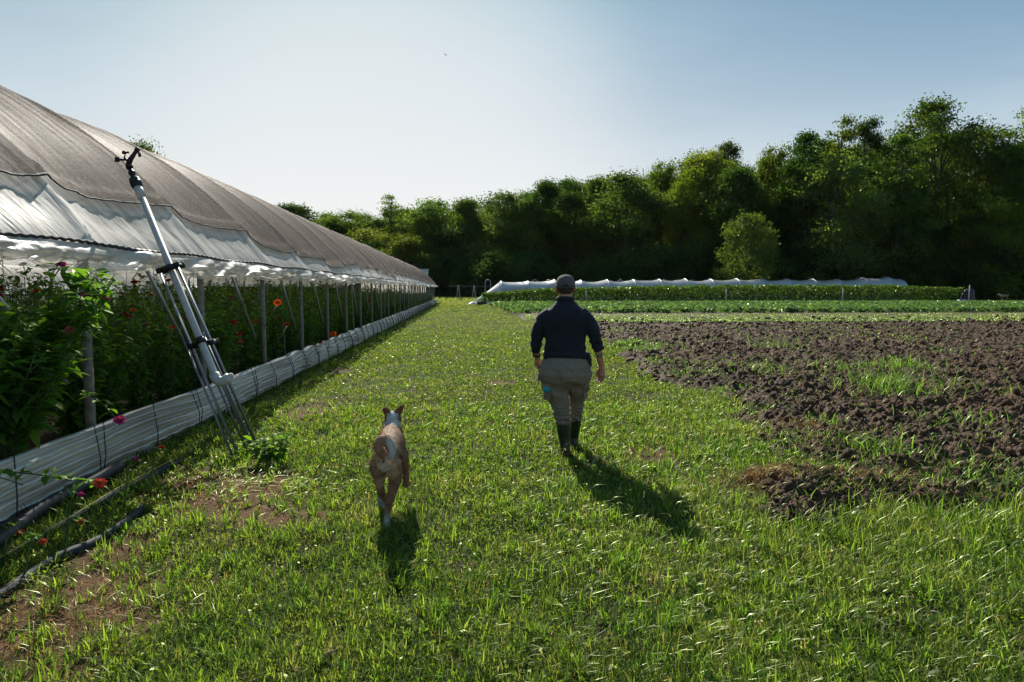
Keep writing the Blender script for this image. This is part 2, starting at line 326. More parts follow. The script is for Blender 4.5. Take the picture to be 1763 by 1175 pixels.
# ------------------------------------------------------------------ blades
def blades(x, y, z, h, w, az, lean, col, tipcol=None, seg=3, twist=None):
    n = len(x); s = np.linspace(0, 1, seg + 1)[None]
    dx, dy = np.cos(az), np.sin(az)
    hs = h[:, None] * (s * (1 - 0.45 * lean[:, None] * s))
    out_ = h[:, None] * lean[:, None] * s ** 1.7
    cx = x[:, None] + dx[:, None] * out_; cy = y[:, None] + dy[:, None] * out_; cz = z[:, None] + hs
    wd = w[:, None] * np.array([0.7, 1.0, 0.75, 0.08] if seg == 3 else [0.8, 0.9, 0.08])[None]
    ta = az + np.pi / 2 + (0 if twist is None else twist); sx, sy = np.cos(ta)[:, None] * wd / 2, np.sin(ta)[:, None] * wd / 2
    A = np.stack([cx - sx, cy - sy, cz], -1); B = np.stack([cx + sx, cy + sy, cz + wd * 0.15], -1)
    V = np.stack([A, B], 2).reshape(-1, 3)          # n,(seg+1),2
    b = (np.arange(n) * (seg + 1) * 2)[:, None, None]; k = np.arange(seg)[None, :, None] * 2
    q = np.concatenate([b + k, b + k + 1, b + k + 3, b + k + 2], -1).reshape(-1, 4)
    if tipcol is None: tipcol = col
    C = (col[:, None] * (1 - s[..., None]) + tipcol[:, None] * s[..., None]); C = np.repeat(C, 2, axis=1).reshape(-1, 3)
    return V, q, C
def join(parts):
    Vs, Qs, Cs, n = [], [], [], 0
    for V, q, C in parts: Vs.append(V); Qs.append(q + n); Cs.append(C); n += len(V)
    return np.vstack(Vs), np.vstack(Qs), np.vstack(Cs)
rs = np.random.RandomState(11)
def grass_pts(n, dmin, dmax, power, t0=-0.8, t1=1.65):
    u = rs.rand(n); e = 2 - power
    d = (dmin ** e + u * (dmax ** e - dmin ** e)) ** (1 / e)
    t = t0 + (t1 - t0) * rs.rand(n)
    x = (t * (d + 0.6)); y = d
    return x, y
def allowed(x, y):
    sd = soil_sd(x, y)
    ok = (x > -3.02 + 0.0 * y) & (sd < 0.02 + np.where(y > 5.4, .40, .12) * rs.rand(len(x)) ** 3) & ~((y > 33) & (y < 72) & (x > 2.9))
    ok &= ~((x < -3.0) & (y < 74.5))
    return ok, sd
GR = []
# far + mid + near lawn
x, y = grass_pts(1350000, 1.7, 78, 1.42)
ok, sd = allowed(x, y); x, y, sd = x[ok], y[ok], sd[ok]
bz = bare(x, y); dens = fbm(x * 3.3, y * 3.3, 3)
k = (rs.rand(len(x)) > bz * 0.9) & (rs.rand(len(x)) < 0.3 + 1.1 * smooth(0.34, 0.56, dens)); x, y, sd, dens, bz = x[k], y[k], sd[k], dens[k], bz[k]
n = len(x); d = np.hypot(x, y)
tall = smooth(-1.6, -0.1, sd) * smooth(3.2, 4.2, y) * smooth(0.6, 1.6, x) * 0.75 + smooth(0.6, 2.5, x) * smooth(4.8, 3.2, y) * 0.3
hn = fbm(x * 0.9 + 40, y * 0.9, 3); clump = fbm(x * 5 + 9, y * 5, 2)
h = (0.035 + 0.055 * rs.rand(n)) * (0.6 + 1.0 * hn) * (0.7 + 0.7 * clump) * (1 + .6 * tall) * (1 - 0.4 * bz) * (0.55 + 0.45 * smooth(12, 4, y) + 0.25 * smooth(20, 60, y))
w = (0.0030 + 0.0036 * rs.rand(n) ** 2) * np.clip((d / 3.2), 0.8, 60) ** 0.66 * np.where(tall > .3, .8, 1.0)
az = rs.rand(n) * 2 * np.pi; lean = 0.2 + 0.75 * rs.rand(n)
hue = fbm(x * 1.7, y * 1.7 + 30, 3); r_ = rs.rand(n); big_ = fbm(x * 0.35 + 7, y * 0.35, 3)
c0 = np.array([0.042, 0.088, 0.020]); c1 = np.array([0.150, 0.192, 0.050]); c2 = np.array([0.20, 0.17, 0.085]); c3 = np.array([0.032, 0.075, 0.022])
mix = np.clip(hue * 1.5 - 0.25 + 0.5 * (r_ - 0.5) + 0.5 * (big_ - .5), 0, 1)[:, None]
col = c0 * (1 - mix) + c1 * mix
dk = (rs.rand(n) < 0.10 + .5 * smooth(.55, .68, fbm(x * 4.5 + 20, y * 4.5, 3)))[:, None]; col = np.where(dk, c3, col)
dry = (rs.rand(n) < 0.05 + 0.10 * smooth(0.5, 0.7, fbm(x * 2.2 + 70, y * 2.2, 3)) + 0.3 * bz)[:, None]; col = np.where(dry, c2, col)
col = col * (0.75 + 0.5 * rs.rand(n, 1))
near = y < 14
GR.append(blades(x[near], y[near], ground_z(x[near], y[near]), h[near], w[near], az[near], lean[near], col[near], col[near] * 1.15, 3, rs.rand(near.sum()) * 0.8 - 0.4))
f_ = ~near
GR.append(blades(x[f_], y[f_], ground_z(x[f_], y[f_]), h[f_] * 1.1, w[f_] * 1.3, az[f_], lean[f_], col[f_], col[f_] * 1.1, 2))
# tufts of broad crabgrass, near
def tufts(n, dmin, dmax, hmin, hmax, wid, nb, colr, cond=None, leanr=(0.2, 1.0), t0=-0.8, t1=1.5):
    x, y = grass_pts(n, dmin, dmax, 1.0, t0, t1); ok, sd = allowed(x, y)
    if cond is not None: ok &= cond(x, y, sd)
    x, y = x[ok], y[ok]; m_ = len(x); size = hmin + (hmax - hmin) * rs.rand(m_) ** 1.5
    X = np.repeat(x, nb) + 0.25 * np.repeat(size, nb) * rs.randn(m_ * nb) * 0.5; Y = np.repeat(y, nb) + 0.25 * np.repeat(size, nb) * rs.randn(m_ * nb) * 0.5
    H = np.repeat(size, nb) * (0.6 + 0.6 * rs.rand(m_ * nb)); W = wid * (0.6 + 0.8 * rs.rand(m_ * nb)) * np.clip(Y / 4, 0.8, 5) ** 0.5
    az = rs.rand(m_ * nb) * 6.283; lean = leanr[0] + (leanr[1] - leanr[0]) * rs.rand(m_ * nb)
    cb = np.array(colr[0]) + (np.array(colr[1]) - np.array(colr[0])) * np.repeat(rs.rand(m_, 1), nb, 0); cb = cb * (0.8 + 0.4 * rs.rand(m_ * nb, 1))
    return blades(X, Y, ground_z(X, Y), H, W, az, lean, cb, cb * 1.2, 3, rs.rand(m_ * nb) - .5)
GR.append(tufts(8000, 1.8, 9, 0.05, 0.14, 0.0062, 10, [(0.06, 0.13, 0.02), (0.13, 0.20, 0.03)]))
GR.append(tufts(1000, 1.8, 7, 0.08, 0.18, 0.0065, 12, [(0.05, 0.12, 0.02), (0.12, 0.20, 0.03)], lambda x, y, sd: x > 0.4 + 0.1 * y))
GR.append(tufts(1500, 3.5, 12, 0.08, 0.19, 0.006, 12, [(0.04, 0.10, 0.02), (0.10, 0.17, 0.03)], lambda x, y, sd: (sd > -0.7) & (y > 5.2)))
GR.append(tufts(2200, 2.6, 30, 0.08, 0.24, 0.006, 12, [(0.035, 0.085, 0.02), (0.08, 0.14, 0.03)], lambda x, y, sd: (x < -2.45), t0=-1.0, t1=-.05))
def bigtuft(px, py, n, h, w, r):
    cx, cy = G(px, py); x = cx + rs.randn(n) * r; y = cy + rs.randn(n) * r; c = np.array([0.05, 0.11, 0.02]) + rs.rand(n, 1) * np.array([.08, .08, .01])
    GR.append(blades(x, y, ground_z(x, y), h * (.4 + .7 * rs.rand(n)), w * (.6 + .8 * rs.rand(n)), rs.rand(n) * 6.28, .2 + .7 * rs.rand(n), c, c * 1.15, 3, rs.rand(n) - .5))
for a in [(1735, 925, 160, .26, .005, .16), (1755, 890, 140, .34, .005, .16), (1690, 960, 120, .22, .005, .2), (1660, 900, 140, .26, .006, .15), (1400, 930, 120, .2, .006, .2), (1480, 915, 160, .22, .006, .2), (1550, 900, 160, .24, .006, .2), (1340, 975, 90, .2, .006, .2), (1600, 985, 150, .22, .006, .25), (1000, 1000, 120, .17, .006, .2), (1290, 850, 120, .16, .006, .2)]: bigtuft(*a)
# foxtail seed stems, pale
def heads(n, cond, dmin, dmax, hr=(0.12, 0.3)):
    x, y = grass_pts(n, dmin, dmax, 1.0, -0.5, 1.5); ok, sd = allowed(x, y); ok &= cond(x, y, sd); x, y = x[ok], y[ok]; m_ = len(x)
    H = hr[0] + (hr[1] - hr[0]) * rs.rand(m_); az = 6.283 * rs.rand(m_); ln = 0.3 + 0.8 * rs.rand(m_)
    st = blades(x, y, ground_z(x, y), H, np.full(m_, 0.0022) * np.clip(y / 4, 1, 4) ** .6, az, ln, np.tile([[0.14, 0.17, 0.06]], (m_, 1)), None, 3)
    tx = x + np.cos(az) * H * ln; ty = y + np.sin(az) * H * ln; tz = ground_z(x, y) + H * (1 - 0.45 * ln)
    hd = blades(tx - np.cos(az) * .02, ty - np.sin(az) * .02, tz - .004, 0.035 + 0.03 * rs.rand(m_), np.full(m_, 0.009) * np.clip(y / 5, 1, 3) ** .4, az, np.full(m_, 1.4), np.tile([[0.30, 0.30, 0.17]], (m_, 1)), None, 3)
    return [st, hd]
GR += heads(900, lambda x, y, sd: (x > 0.3), 2.0, 6)
GR += heads(1600, lambda x, y, sd: (sd > -1.3) & (x > .3), 4, 14, (0.12, 0.26))
V, q, C = join(GR)
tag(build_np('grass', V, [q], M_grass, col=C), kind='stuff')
print('grass faces', len(q))
# broadleaf ground cover: small rounded leaves held flat, catch the light
def leafquads(x, y, z, size, colr, up=0.6, tiltdir=None):
    n = len(x); nr = rs.randn(n, 3) * (1 - up); nr[:, 2] += up * 1.6; nr /= np.linalg.norm(nr, axis=1)[:, None]
    a = rs.randn(n, 3); a -= (a * nr).sum(1)[:, None] * nr; a /= np.linalg.norm(a, axis=1)[:, None]; b = np.cross(nr, a)
    s = size[:, None]; P = np.stack([x, y, z], -1)
    V = np.stack([P - a * s, P - b * s * 0.55 - a * s * .1, P + a * s, P + b * s * 0.55 - a * s * .1], 1).reshape(-1, 3)
    q = (np.arange(n) * 4)[:, None] + np.arange(4)[None]
    C = np.repeat(colr, 4, 0)
    return V, q, C
x, y = grass_pts(400000, 1.8, 26, 1.3); ok, sd = allowed(x, y); k = ok & (fbm(x * 2.2 + 3, y * 2.2, 3) + 0.25 * rs.rand(len(x)) > 0.50) & (bare(x, y) < .6); x, y = x[k], y[k]; n = len(x)
cv = rs.rand(n, 1); col = np.array([0.055, 0.11, 0.02]) * (1 - cv) + np.array([0.13, 0.18, 0.03]) * cv
V, q, C = leafquads(x, y, ground_z(x, y) + 0.015 + 0.035 * rs.rand(n), (0.007 + 0.009 * rs.rand(n)) * np.clip(y / 4, 0.9, 4) ** 0.5, col, 0.5)
tag(build_np('clover', V, [q], M_clover, col=C), kind='stuff')
# weeds on the soil
WD = []
def weedpatch(px, py, r, n, h, w, col):
    cx, cy = G(px, py); x = cx + rs.randn(n) * r; y = cy + rs.randn(n) * r * 0.8
    sd = soil_sd(x, y); k = sd > -0.1; x, y = x[k], y[k]; n = len(x)
    z = np.maximum(soil_h(x, y), ground_z(x, y)) - 0.01
    c = np.tile([col], (n, 1)) * (0.6 + 0.9 * rs.rand(n, 1))
    WD.append(blades(x, y, z, h * (0.4 + 0.8 * rs.rand(n)), w * (0.6 + 0.8 * rs.rand(n)), rs.rand(n) * 6.28, 0.3 + rs.rand(n), c, c * 1.2, 3, rs.rand(n) - .5))
gcol = (0.075, 0.14, 0.03)
for a in [(1110, 612, .35, 420, .1, .012), (1140, 632, .35, 420, .1, .011), (1190, 655, .3, 420, .1, .010), (1245, 680, .25, 350, .1, .009), (1290, 720, .2, 300, .1, .008), (1330, 770, .25, 400, .1, .007), (1060, 575, .8, 300, .12, .018), (1600, 850, .5, 500, .14, .007), (1700, 835, .4, 400, .16, .008), (1480, 870, .3, 300, .12, .006), (1530, 680, .42, 420, .42, .009), (1555, 640, .35, 200, .36, .009), (1465, 640, .5, 320, .22, .009), (1500, 795, .22, 260, .2, .009), (1335, 605, .35, 130, .4, .010), (1420, 740, .13, 90, .16, .008), (1660, 740, .35, 170, .2, .009),
          (1075, 600, .5, 500, .22, .016), (1090, 605, .6, 300, .2, .016), (1290, 640, .5, 130, .22, .012), (1325, 655, .25, 60, .36, .010), (1240, 620, .5, 60, .1, .01), (1175, 640, .4, 130, .12, .01), (1730, 680, .4, 80, .18, .01), (1330, 800, .25, 400, .17, .007), (1400, 815, .2, 300, .17, .007),
          (1250, 585, 1.2, 200, .1, .02), (1500, 585, 1.8, 420, .14, .02), (1650, 590, 1.4, 160, .1, .02), (1350, 570, 2.5, 300, .1, .03), (1500, 570, 2.5, 400, .1, .03), (1385, 745, .4, 60, .1, .008), (1560, 650, .8, 200, .12, .01), (1450, 690, .6, 160, .08, .01), (1630, 615, .25, 60, .2, .012)]:
    weedpatch(*a, gcol)
n = 3600; d = 6 + 26 * rs.rand(n) ** 1.3; x = (-.02 + 1.0 * rs.rand(n)) * (d + 1.5); y = d; k = (soil_sd(x, y) > 0) & (fbm(x * .7, y * .7, 3) > .47); x, y = x[k], y[k]; n = len(x)
X = np.repeat(x, 5) + rs.randn(5 * n) * .03; Y = np.repeat(y, 5) + rs.randn(5 * n) * .03
c = np.tile([[0.08, 0.14, 0.035]], (5 * n, 1)) * (0.6 + rs.rand(5 * n, 1))
WD.append(blades(X, Y, soil_h(X, Y), 0.03 + 0.06 * rs.rand(5 * n), (0.006 + .004 * rs.rand(5 * n)) * np.clip(Y / 8, 1, 4), rs.rand(5 * n) * 6.28, .4 + rs.rand(5 * n), c, c, 2))
V, q, C = join(WD); tag(build_np('weeds', V, [q], M_grass, col=C), kind='stuff')
# straw and roots on the torn edge
ST = []
for (px, py, r, n) in [(1275, 835, .2, 700), (1295, 850, .15, 300), (1500, 690, .3, 120), (1470, 835, .22, 260), (1205, 700, .22, 160), (1385, 745, .15, 160), (1560, 845, .5, 260), (1350, 840, .3, 200), (1340,760,.4,160), (1420,770,.5,200), (400, 845, .4, 500), (330, 830, .3, 250), (110, 1060, .3, 220)]:
    cx, cy = G(px, py); x = cx + rs.randn(n) * r; y = cy + rs.randn(n) * r * .7; z = np.maximum(soil_h(x, y), ground_z(x, y)) + .02 * rs.rand(n)
    c = np.tile([[0.20, 0.115, 0.06]], (n, 1)) * (.5 + rs.rand(n, 1))
    ST.append(blades(x, y, z, .05 + .09 * rs.rand(n), .0025 + .003 * rs.rand(n), rs.rand(n) * 6.28, 1.1 + .8 * rs.rand(n), c, c, 3))
V, q, C = join(ST); tag(build_np('straw', V, [q], M_grass, col=C), kind='stuff')
# ================================================================== FIELD ROWS (right, far)
rs = np.random.RandomState(21)
M_bed = M_soil
# seedling beds: rows running across
V = MB()
n = 230000; x = 2.5 + 44 * rs.rand(n); y = 30.0 + (rs.randint(0, 16, n)) * 0.62 + rs.randn(n) * 0.11
x = x + 0.0; sp = fbm(x * .6, y * 2, 3); k = (sp + .35 * rs.rand(n) > .46) & (x > 0.06 * y + 1); x, y = x[k], y[k]; n = len(x)
c = np.tile([[0.17, 0.22, 0.07]], (n, 1)) * (.7 + .6 * rs.rand(n, 1))
z = np.where(y < 33.2, soil_h(x, y), 0.02)
SB = blades(x, y, z, .04 + .06 * rs.rand(n), .03 + .03 * rs.rand(n), rs.rand(n) * 6.28, .3 + rs.rand(n), c, c, 2)
tag(build_np('seedling_rows', SB[0], [SB[1]], M_crop, col=SB[2]), kind='stuff')
bed = MB(); yb = np.arange(32.9, 66, .12); xb = np.arange(1.9, 60, .4); YY, XX = np.meshgrid(yb, xb, indexing='ij')
ZZ = 0.03 + 0.05 * np.sin(YY * 2 * np.pi / 1.24) + .05 * (fbm(XX * 2, YY * 3, 3) - .5); ed = smooth(2.8, 3.4, XX + (fbm(YY, XX, 2) - .5)); ZZ = ZZ * ed - .06 * (1 - ed)
bed.grid(np.stack([XX, YY, ZZ], -1)); tag(bed.build('field_soil', M_soil, col=False, smooth_sh=False), kind='structure')
# low leafy crop (cabbage-like), blue green; silvery light on leaves
n = 5200; ri = rs.randint(0, 22, n); y = 40.5 + ri * 1.12; x = 2.2 + 52 * rs.rand(n); k = x > 2.2 + rs.rand(n) * 1.2; x, y = x[k], y[k]; n = len(x)
nb = 13; X = np.repeat(x, nb); Y = np.repeat(y, nb); m_ = n * nb; az = rs.rand(m_) * 6.283; rr = .05 + .22 * rs.rand(m_)
c = np.array([0.060, 0.115, 0.06]) + np.repeat(rs.rand(n, 1), nb, 0) * np.array([0.07, 0.08, 0.03]); c = c * (.7 + .6 * rs.rand(m_, 1))
LQ = leafquads(X + np.cos(az) * rr, Y + np.sin(az) * rr, .12 + .26 * rs.rand(m_), .09 + .07 * rs.rand(m_), c, .45)
tag(build_np('low_leafy_crop', LQ[0], [LQ[1]], M_crop, col=LQ[2]), kind='stuff')
# tall staked crop
XL, XR = G(832, 524)[0], None
def tall_row(yrow, x0, x1, dens, htf):
    n = int((x1 - x0) * dens); x = x0 + (x1 - x0) * rs.rand(n); H = htf(x) * (.86 + .22 * fbm(x * 1.6, x * 0 + yrow, 3))
    s = rs.rand(n) ** .8; z = .18 + (H - .18) * s; y = yrow + rs.randn(n) * .28 * (1 - .3 * s)
    pl = .5 + .5 * np.cos(x * 2 * np.pi / .62 + rs.randn(n) * .3); k = (s > .42 + .2 * rs.rand(n)) | (pl + .25 * rs.rand(n) > .55); x, y, z = x[k], y[k], z[k]; n = len(x)
    c = np.array([0.036, 0.072, 0.018]) + rs.rand(n, 1) * np.array([0.06, 0.07, 0.018])
    return leafquads(x, y, z, .07 + .07 * rs.rand(n), c, .35)
hf = lambda x: 1.12 + .5 * smooth(1.5, 9, x) + .28 * smooth(9, 24, x) - .2 * smooth(44, 49, x)
TR = [tall_row(66.2 + i * 1.3, 1.7 + .5 * i * 0, 50.5 - (i > 2) * 1.2 + i * .3, 420 if i < 2 else 200, hf) for i in range(4)]
st = MB()
for xx in np.arange(2.0, 50, .62):
    for i in range(2): st.tube([(xx + rs.randn() * .05, 66.2 + i * 1.3, 0), (xx + rs.randn() * .08, 66.2 + i * 1.3, 1.0)], .022, 4, (0.10, 0.16, 0.05))
V, q, C = join(TR); sv = np.vstack(st.V); sf4 = np.vstack(st.F[4]) + len(V)
tag(build_np('tall_leafy_crop', np.vstack([V, sv]), [np.vstack([q, sf4])], M_crop, col=np.vstack([C, np.vstack(st.C)])), kind='stuff')
# white ground cover strip along the tall crop
g = MB(); xs_ = np.arange(1.6, 50, .3)
P = np.stack([np.stack([xs_, np.full_like(xs_, 64.9) + .1 * fbm(xs_, xs_ * 0, 2), .05 + .10 * fbm(xs_ * 2, xs_ * 0 + 1, 3)], -1), np.stack([xs_, np.full_like(xs_, 65.5), .10 + .22 * fbm(xs_ * 2, xs_ * 0 + 4, 3)], -1), np.stack([xs_, np.full_like(xs_, 65.9), .07 + 0 * xs_], -1)], 0)
g.grid(P); M_white = solid('white_cover', (0.55, 0.56, 0.57), .5, var=.2)
tag(g.build('mulch_film', M_white), 'narrow white plastic mulch film along the foot of the tall green crop', 'mulch film')
# stakes
M_stake = solid('stake', (0.42, 0.40, 0.37), .6, var=.2)
for (px, py0, py1, Y, lb) in [(1009, 500, 527, 60, 'short pale stake just right of the walker, in front of the tall crop'), (1250, 498, 525, 62, 'slim pale stake before the tall crop, under the round pale green tree'),
                              (1451, 497, 527, 60, 'slim white stake before the tall crop, at the foot of the high wood'), (1669, 492, 525, 62, 'pale stake at the right end of the tall green crop')]:
    a = atY(px, py0, Y); s_ = MB(); s_.tube([(0, 0, -.1), (.01, 0, a[2] * .6), (.03, 0, a[2])], [.05, .045, .04], 8); s_.tube([(.03, 0, a[2]), (.032, 0, a[2] + .05)], [.055, .05], 8)
    o = s_.build('stake', M_stake); o.location = (a[0], Y, 0); tag(o, lb, 'stake', 'stakes along the tall crop')
# crate and odds at row ends
def crate(name, px, py, Y, w, h, d, col, lb, cat):
    a = atY(px, py, Y); m_ = solid(name + '_plastic', col, .5); t = .03; c = MB()
    c.box((0, -d / 2, h / 2), (w / 2, t / 2, h / 2)); c.box((0, d / 2, h / 2), (w / 2, t / 2, h / 2)); c.box((-w / 2, 0, h / 2), (t / 2, d / 2 - t / 2 - .002, h / 2)); c.box((w / 2, 0, h / 2), (t / 2, d / 2 - t / 2 - .002, h / 2)); c.box((0, 0, .03), (w / 2 - t, d / 2 - t, .015))
    for s_ in (-1, 1): c.box((0, s_ * (d / 2 + t / 2 + .004), h - .04), (w / 2 + .03, .02, .035))
    o = c.build(name, m_, smooth_sh=False); o.location = (a[0], Y, 0); o.rotation_euler[2] = .15; tag(o, lb, cat)
crate('blue_crate', 1656, 519, 63.5, .65, .45, .5, (0.12, 0.25, 0.5), 'small blue crate at the right end of the tall crop', 'crate')
crate('black_crate', 829, 524, 63.0, .8, .33, .5, (0.02, 0.02, 0.022), 'black crate lying at the left end of the tall crop', 'crate')
sk = MB(); a = atY(816, 523, 63.5); xs_ = np.linspace(-1, 1, 12); YY, XX = np.meshgrid(xs_, xs_, indexing='ij')
ZZ = .28 * np.clip(1 - XX ** 2, 0, 1) ** .6 * np.clip(1 - YY ** 2, 0, 1) ** .6 * (.6 + .8 * fbm(XX * 3 + 8, YY * 3, 3)); sk.grid(np.stack([XX * .6, YY * .4, ZZ], -1))
o = sk.build('folded_sheet', M_white); o.location = (a[0], 63.5, 0); tag(o, 'crumpled white sheet on the grass at the foot of the tunnel cover', 'plastic sheet')
# black tarp bundle at right end of crop
tb = MB(); a = atY(1658, 512, 66.5)
tb.rings([(0, 0, 0, .7, .5), (0, 0, .5, .75, .5), (.05, 0, 1.0, .6, .45), (.15, 0, 1.35, .5, .4), (.1, 0, 1.5, .25, .2)], 14)
tv = tb.V[0]; tb.V[0] = tv + (np.stack([fbm(tv[:, 2] * 4, tv[:, 0] * 3, 3)] * 3, -1) - .5) * .25 * [1, 1, .2]
o = tb.build('tarp_bundle', solid('black_tarp', (.012, .012, .014), .5)); o.location = (a[0], 65.9, 0); tag(o, 'black tarp bundle at the right end of the tall crop', 'tarp')
# ------------------------------------------------------------------ caterpillar tunnel
def film_mat(name, col, trans=.5, rough=.3, transp=0.0, gl=.25, bump=.25, bs=14, stretch=(1, 1, 1), dirt=.7):
    m, nt, out = newmat(name); L = nt.links.new
    tc = N(nt, 'ShaderNodeTexCoord'); mp = N(nt, 'ShaderNodeMapping'); mp.inputs['Scale'].default_value = stretch; no = N(nt, 'ShaderNodeTexNoise'); no.inputs['Scale'].default_value = bs; no.inputs['Detail'].default_value = 6
    L(tc.outputs['Object'], mp.inputs[0]); L(mp.outputs[0], no.inputs[0]); bu = N(nt, 'ShaderNodeBump'); bu.inputs['Strength'].default_value = bump; bu.inputs['Distance'].default_value = .03; L(no.outputs[0], bu.inputs['Height'])
    n2 = N(nt, 'ShaderNodeTexNoise'); n2.inputs['Scale'].default_value = 2.3; n2.inputs['Detail'].default_value = 8; L(mp.outputs[0], n2.inputs[0])
    cr = N(nt, 'ShaderNodeValToRGB'); e = cr.color_ramp.elements; e[0].position = .35; e[0].color = (col[0] * dirt, col[1] * dirt * .97, col[2] * dirt * .9, 1); e[1].position = .62; e[1].color = (*col, 1); L(n2.outputs[0], cr.inputs[0])
    d = N(nt, 'ShaderNodeBsdfDiffuse'); t = N(nt, 'ShaderNodeBsdfTranslucent'); g_ = N(nt, 'ShaderNodeBsdfGlossy'); g_.inputs['Roughness'].default_value = rough
    for s_ in (d, t, g_): L(bu.outputs[0], s_.inputs['Normal'])
    L(cr.outputs[0], d.inputs[0]); L(cr.outputs[0], t.inputs[0])
    m1 = N(nt, 'ShaderNodeMixShader'); m1.inputs[0].default_value = trans; L(d.outputs[0], m1.inputs[1]); L(t.outputs[0], m1.inputs[2])
    fr = N(nt, 'ShaderNodeFresnel'); fr.inputs[0].default_value = 1.5; L(bu.outputs[0], fr.inputs[1]); ml = N(nt, 'ShaderNodeMath', operation='MULTIPLY_ADD'); L(fr.outputs[0], ml.inputs[0]); ml.inputs[1].default_value = gl; ml.inputs[2].default_value = gl * .06
    m2 = N(nt, 'ShaderNodeMixShader'); L(ml.outputs[0], m2.inputs[0]); L(m1.outputs[0], m2.inputs[1]); L(g_.outputs[0], m2.inputs[2])
    if transp:
        tr = N(nt, 'ShaderNodeBsdfTransparent'); m3 = N(nt, 'ShaderNodeMixShader'); m3.inputs[0].default_value = transp; L(m2.outputs[0], m3.inputs[1]); L(tr.outputs[0], m3.inputs[2]); L(m3.outputs[0], out.inputs[0])
    else: L(m2.outputs[0], out.inputs[0])
    return m
M_tun = film_mat('tunnel_film', (.46, .46, .45), .45, .35, 0, .3)
M_pipe = solid('galvanised_pipe', (.45, .47, .5), .4, .7, var=.1)
M_dark = solid('dark_rope', (.03, .028, .03), .8)
tn = empty('caterpillar_tunnel', (0, 0, 0))
TY = 78.0; tx0 = atY(862, 490, TY)[0]; tx1 = atY(1549, 490, TY)[0]; W2 = 2.2
xs_ = np.arange(tx0, tx1 + .01, .12); ph = np.linspace(-.02, np.pi + .02, 34)
hx = np.arange(tx0, tx1 + .5, 3.05)
top = np.interp(xs_, [tx0, tx0 + 20, tx1 - 6, tx1 - 2, tx1], [2.4, 2.62, 2.7, 2.9, 2.95]) + .25 * (fbm(xs_ * .33, xs_ * 0 + 3, 2) - .5)
fr_ = ((xs_ - tx0) / 3.05) % 1; sag = np.sin(np.pi * fr_) ** .8 * (.08 + .22 * fbm(xs_ * .2 + 4, xs_ * 0, 2))
XX, PH = np.meshgrid(xs_, ph, indexing='ij'); RR = (1 - .0 * PH)
wr = .07 * (fbm(XX * 2.2 + PH * 1.5, PH * 2 + XX * .3, 4) - .5)
ZZ = (top - sag)[:, None] * np.sin(np.clip(PH, 0, np.pi)) ** .75 + wr; YY = TY - W2 * np.cos(PH) * (1 - .25 * sag[:, None]) * 1.0
t_ = MB(); t_.grid(np.stack([XX, YY, ZZ], -1)); t_.build('film_cover', M_tun, tn)
# draped left end
pr = np.linspace(0, 1, 14); PHs, PR = np.meshgrid(ph, pr, indexing='ij')
ex = tx0 - 3.0 * PR ** 1.15 * (.75 + .25 * np.sin(PHs)); zz = top[0] * np.sin(np.clip(PHs, 0, np.pi)) ** .75 * (1 - PR) ** .85 + .05 * (fbm(PR * 6, PHs * 3, 3) - .5)
yy = TY - W2 * np.cos(PHs) * (1 - .75 * PR); k0 = PHs > -1
e_ = MB(); e_.grid(np.stack([ex, yy, zz + .02], -1)); e_.build('end_flap', M_tun, tn)
for i, h0 in enumerate(hx):
    hb = MB(); tp = float(np.interp(h0, xs_, top)) + .03
    a_ = np.linspace(0, np.pi, 20); hb.tube(np.stack([np.full(20, h0), TY - (W2 + .03) * np.cos(a_), tp * np.sin(a_) ** .75], -1), .035, 6); hb.build('hoop', M_pipe, tn)
tag(tn, 'long white film covered caterpillar tunnel running behind the tall green crop', 'tunnel')
# small bare hoops standing behind the tunnel
h1 = MB(); a_ = np.linspace(0, np.pi, 18); h1.tube(np.stack([.33 * np.cos(a_) * 1.0, 0 * a_, 2.25 + .38 * np.sin(a_)], -1), .035, 6); 
for s_ in (-1, 1): h1.tube([(.33 * s_, 0, 0), (.33 * s_, 0, 2.25)], .035, 6)
hp = h1.build('wire_hoop', M_pipe); first = True
for px in (840, 921, 945, 1044, 1068, 1093, 1144, 1166, 1192, 1216):
    a = atY(px, 485, 84.0); o = hp if first else hp.copy()
    if not first: scene.collection.objects.link(o)
    first = False; o.location = (a[0], 84.0, 0); tag(o, 'narrow metal hoop rising just above the white tunnel behind the crop', 'hoop', 'narrow hoops behind the tunnel')
# trellis frames left of the tunnel
for i, (px, lb) in enumerate([(789, 'left one of two pale A-shaped trellis posts left of the tunnel'), (816, 'right one of two pale A-shaped trellis posts, close by the tunnel flap')]):
    a = atY(px, 500, 86.0); p_ = MB(); p_.tube([(-.22, 0, 0), (-.03, 0, 1.9)], .04, 6); p_.tube([(.28, 0, 0), (.03, 0, 1.9)], .05, 6); p_.tube([(-.1, 0, 1.9), (.1, 0, 1.9)], .05, 6)
    o = p_.build('trellis_post', M_stake); o.location = (a[0], 86.0, 0); tag(o, lb, 'post', 'trellis posts left of the tunnel')
w_ = MB(); a = atY(770, 490, 86.0); b_ = atY(880, 490, 86.0); w_.tube([(a[0], 86, 1.86), ((a[0] + b_[0]) / 2, 86, 1.8), (b_[0], 86, 1.9)], .02, 4); tag(w_.build('trellis_wire', M_dark), 'thin wire strung between the two trellis posts', 'wire')
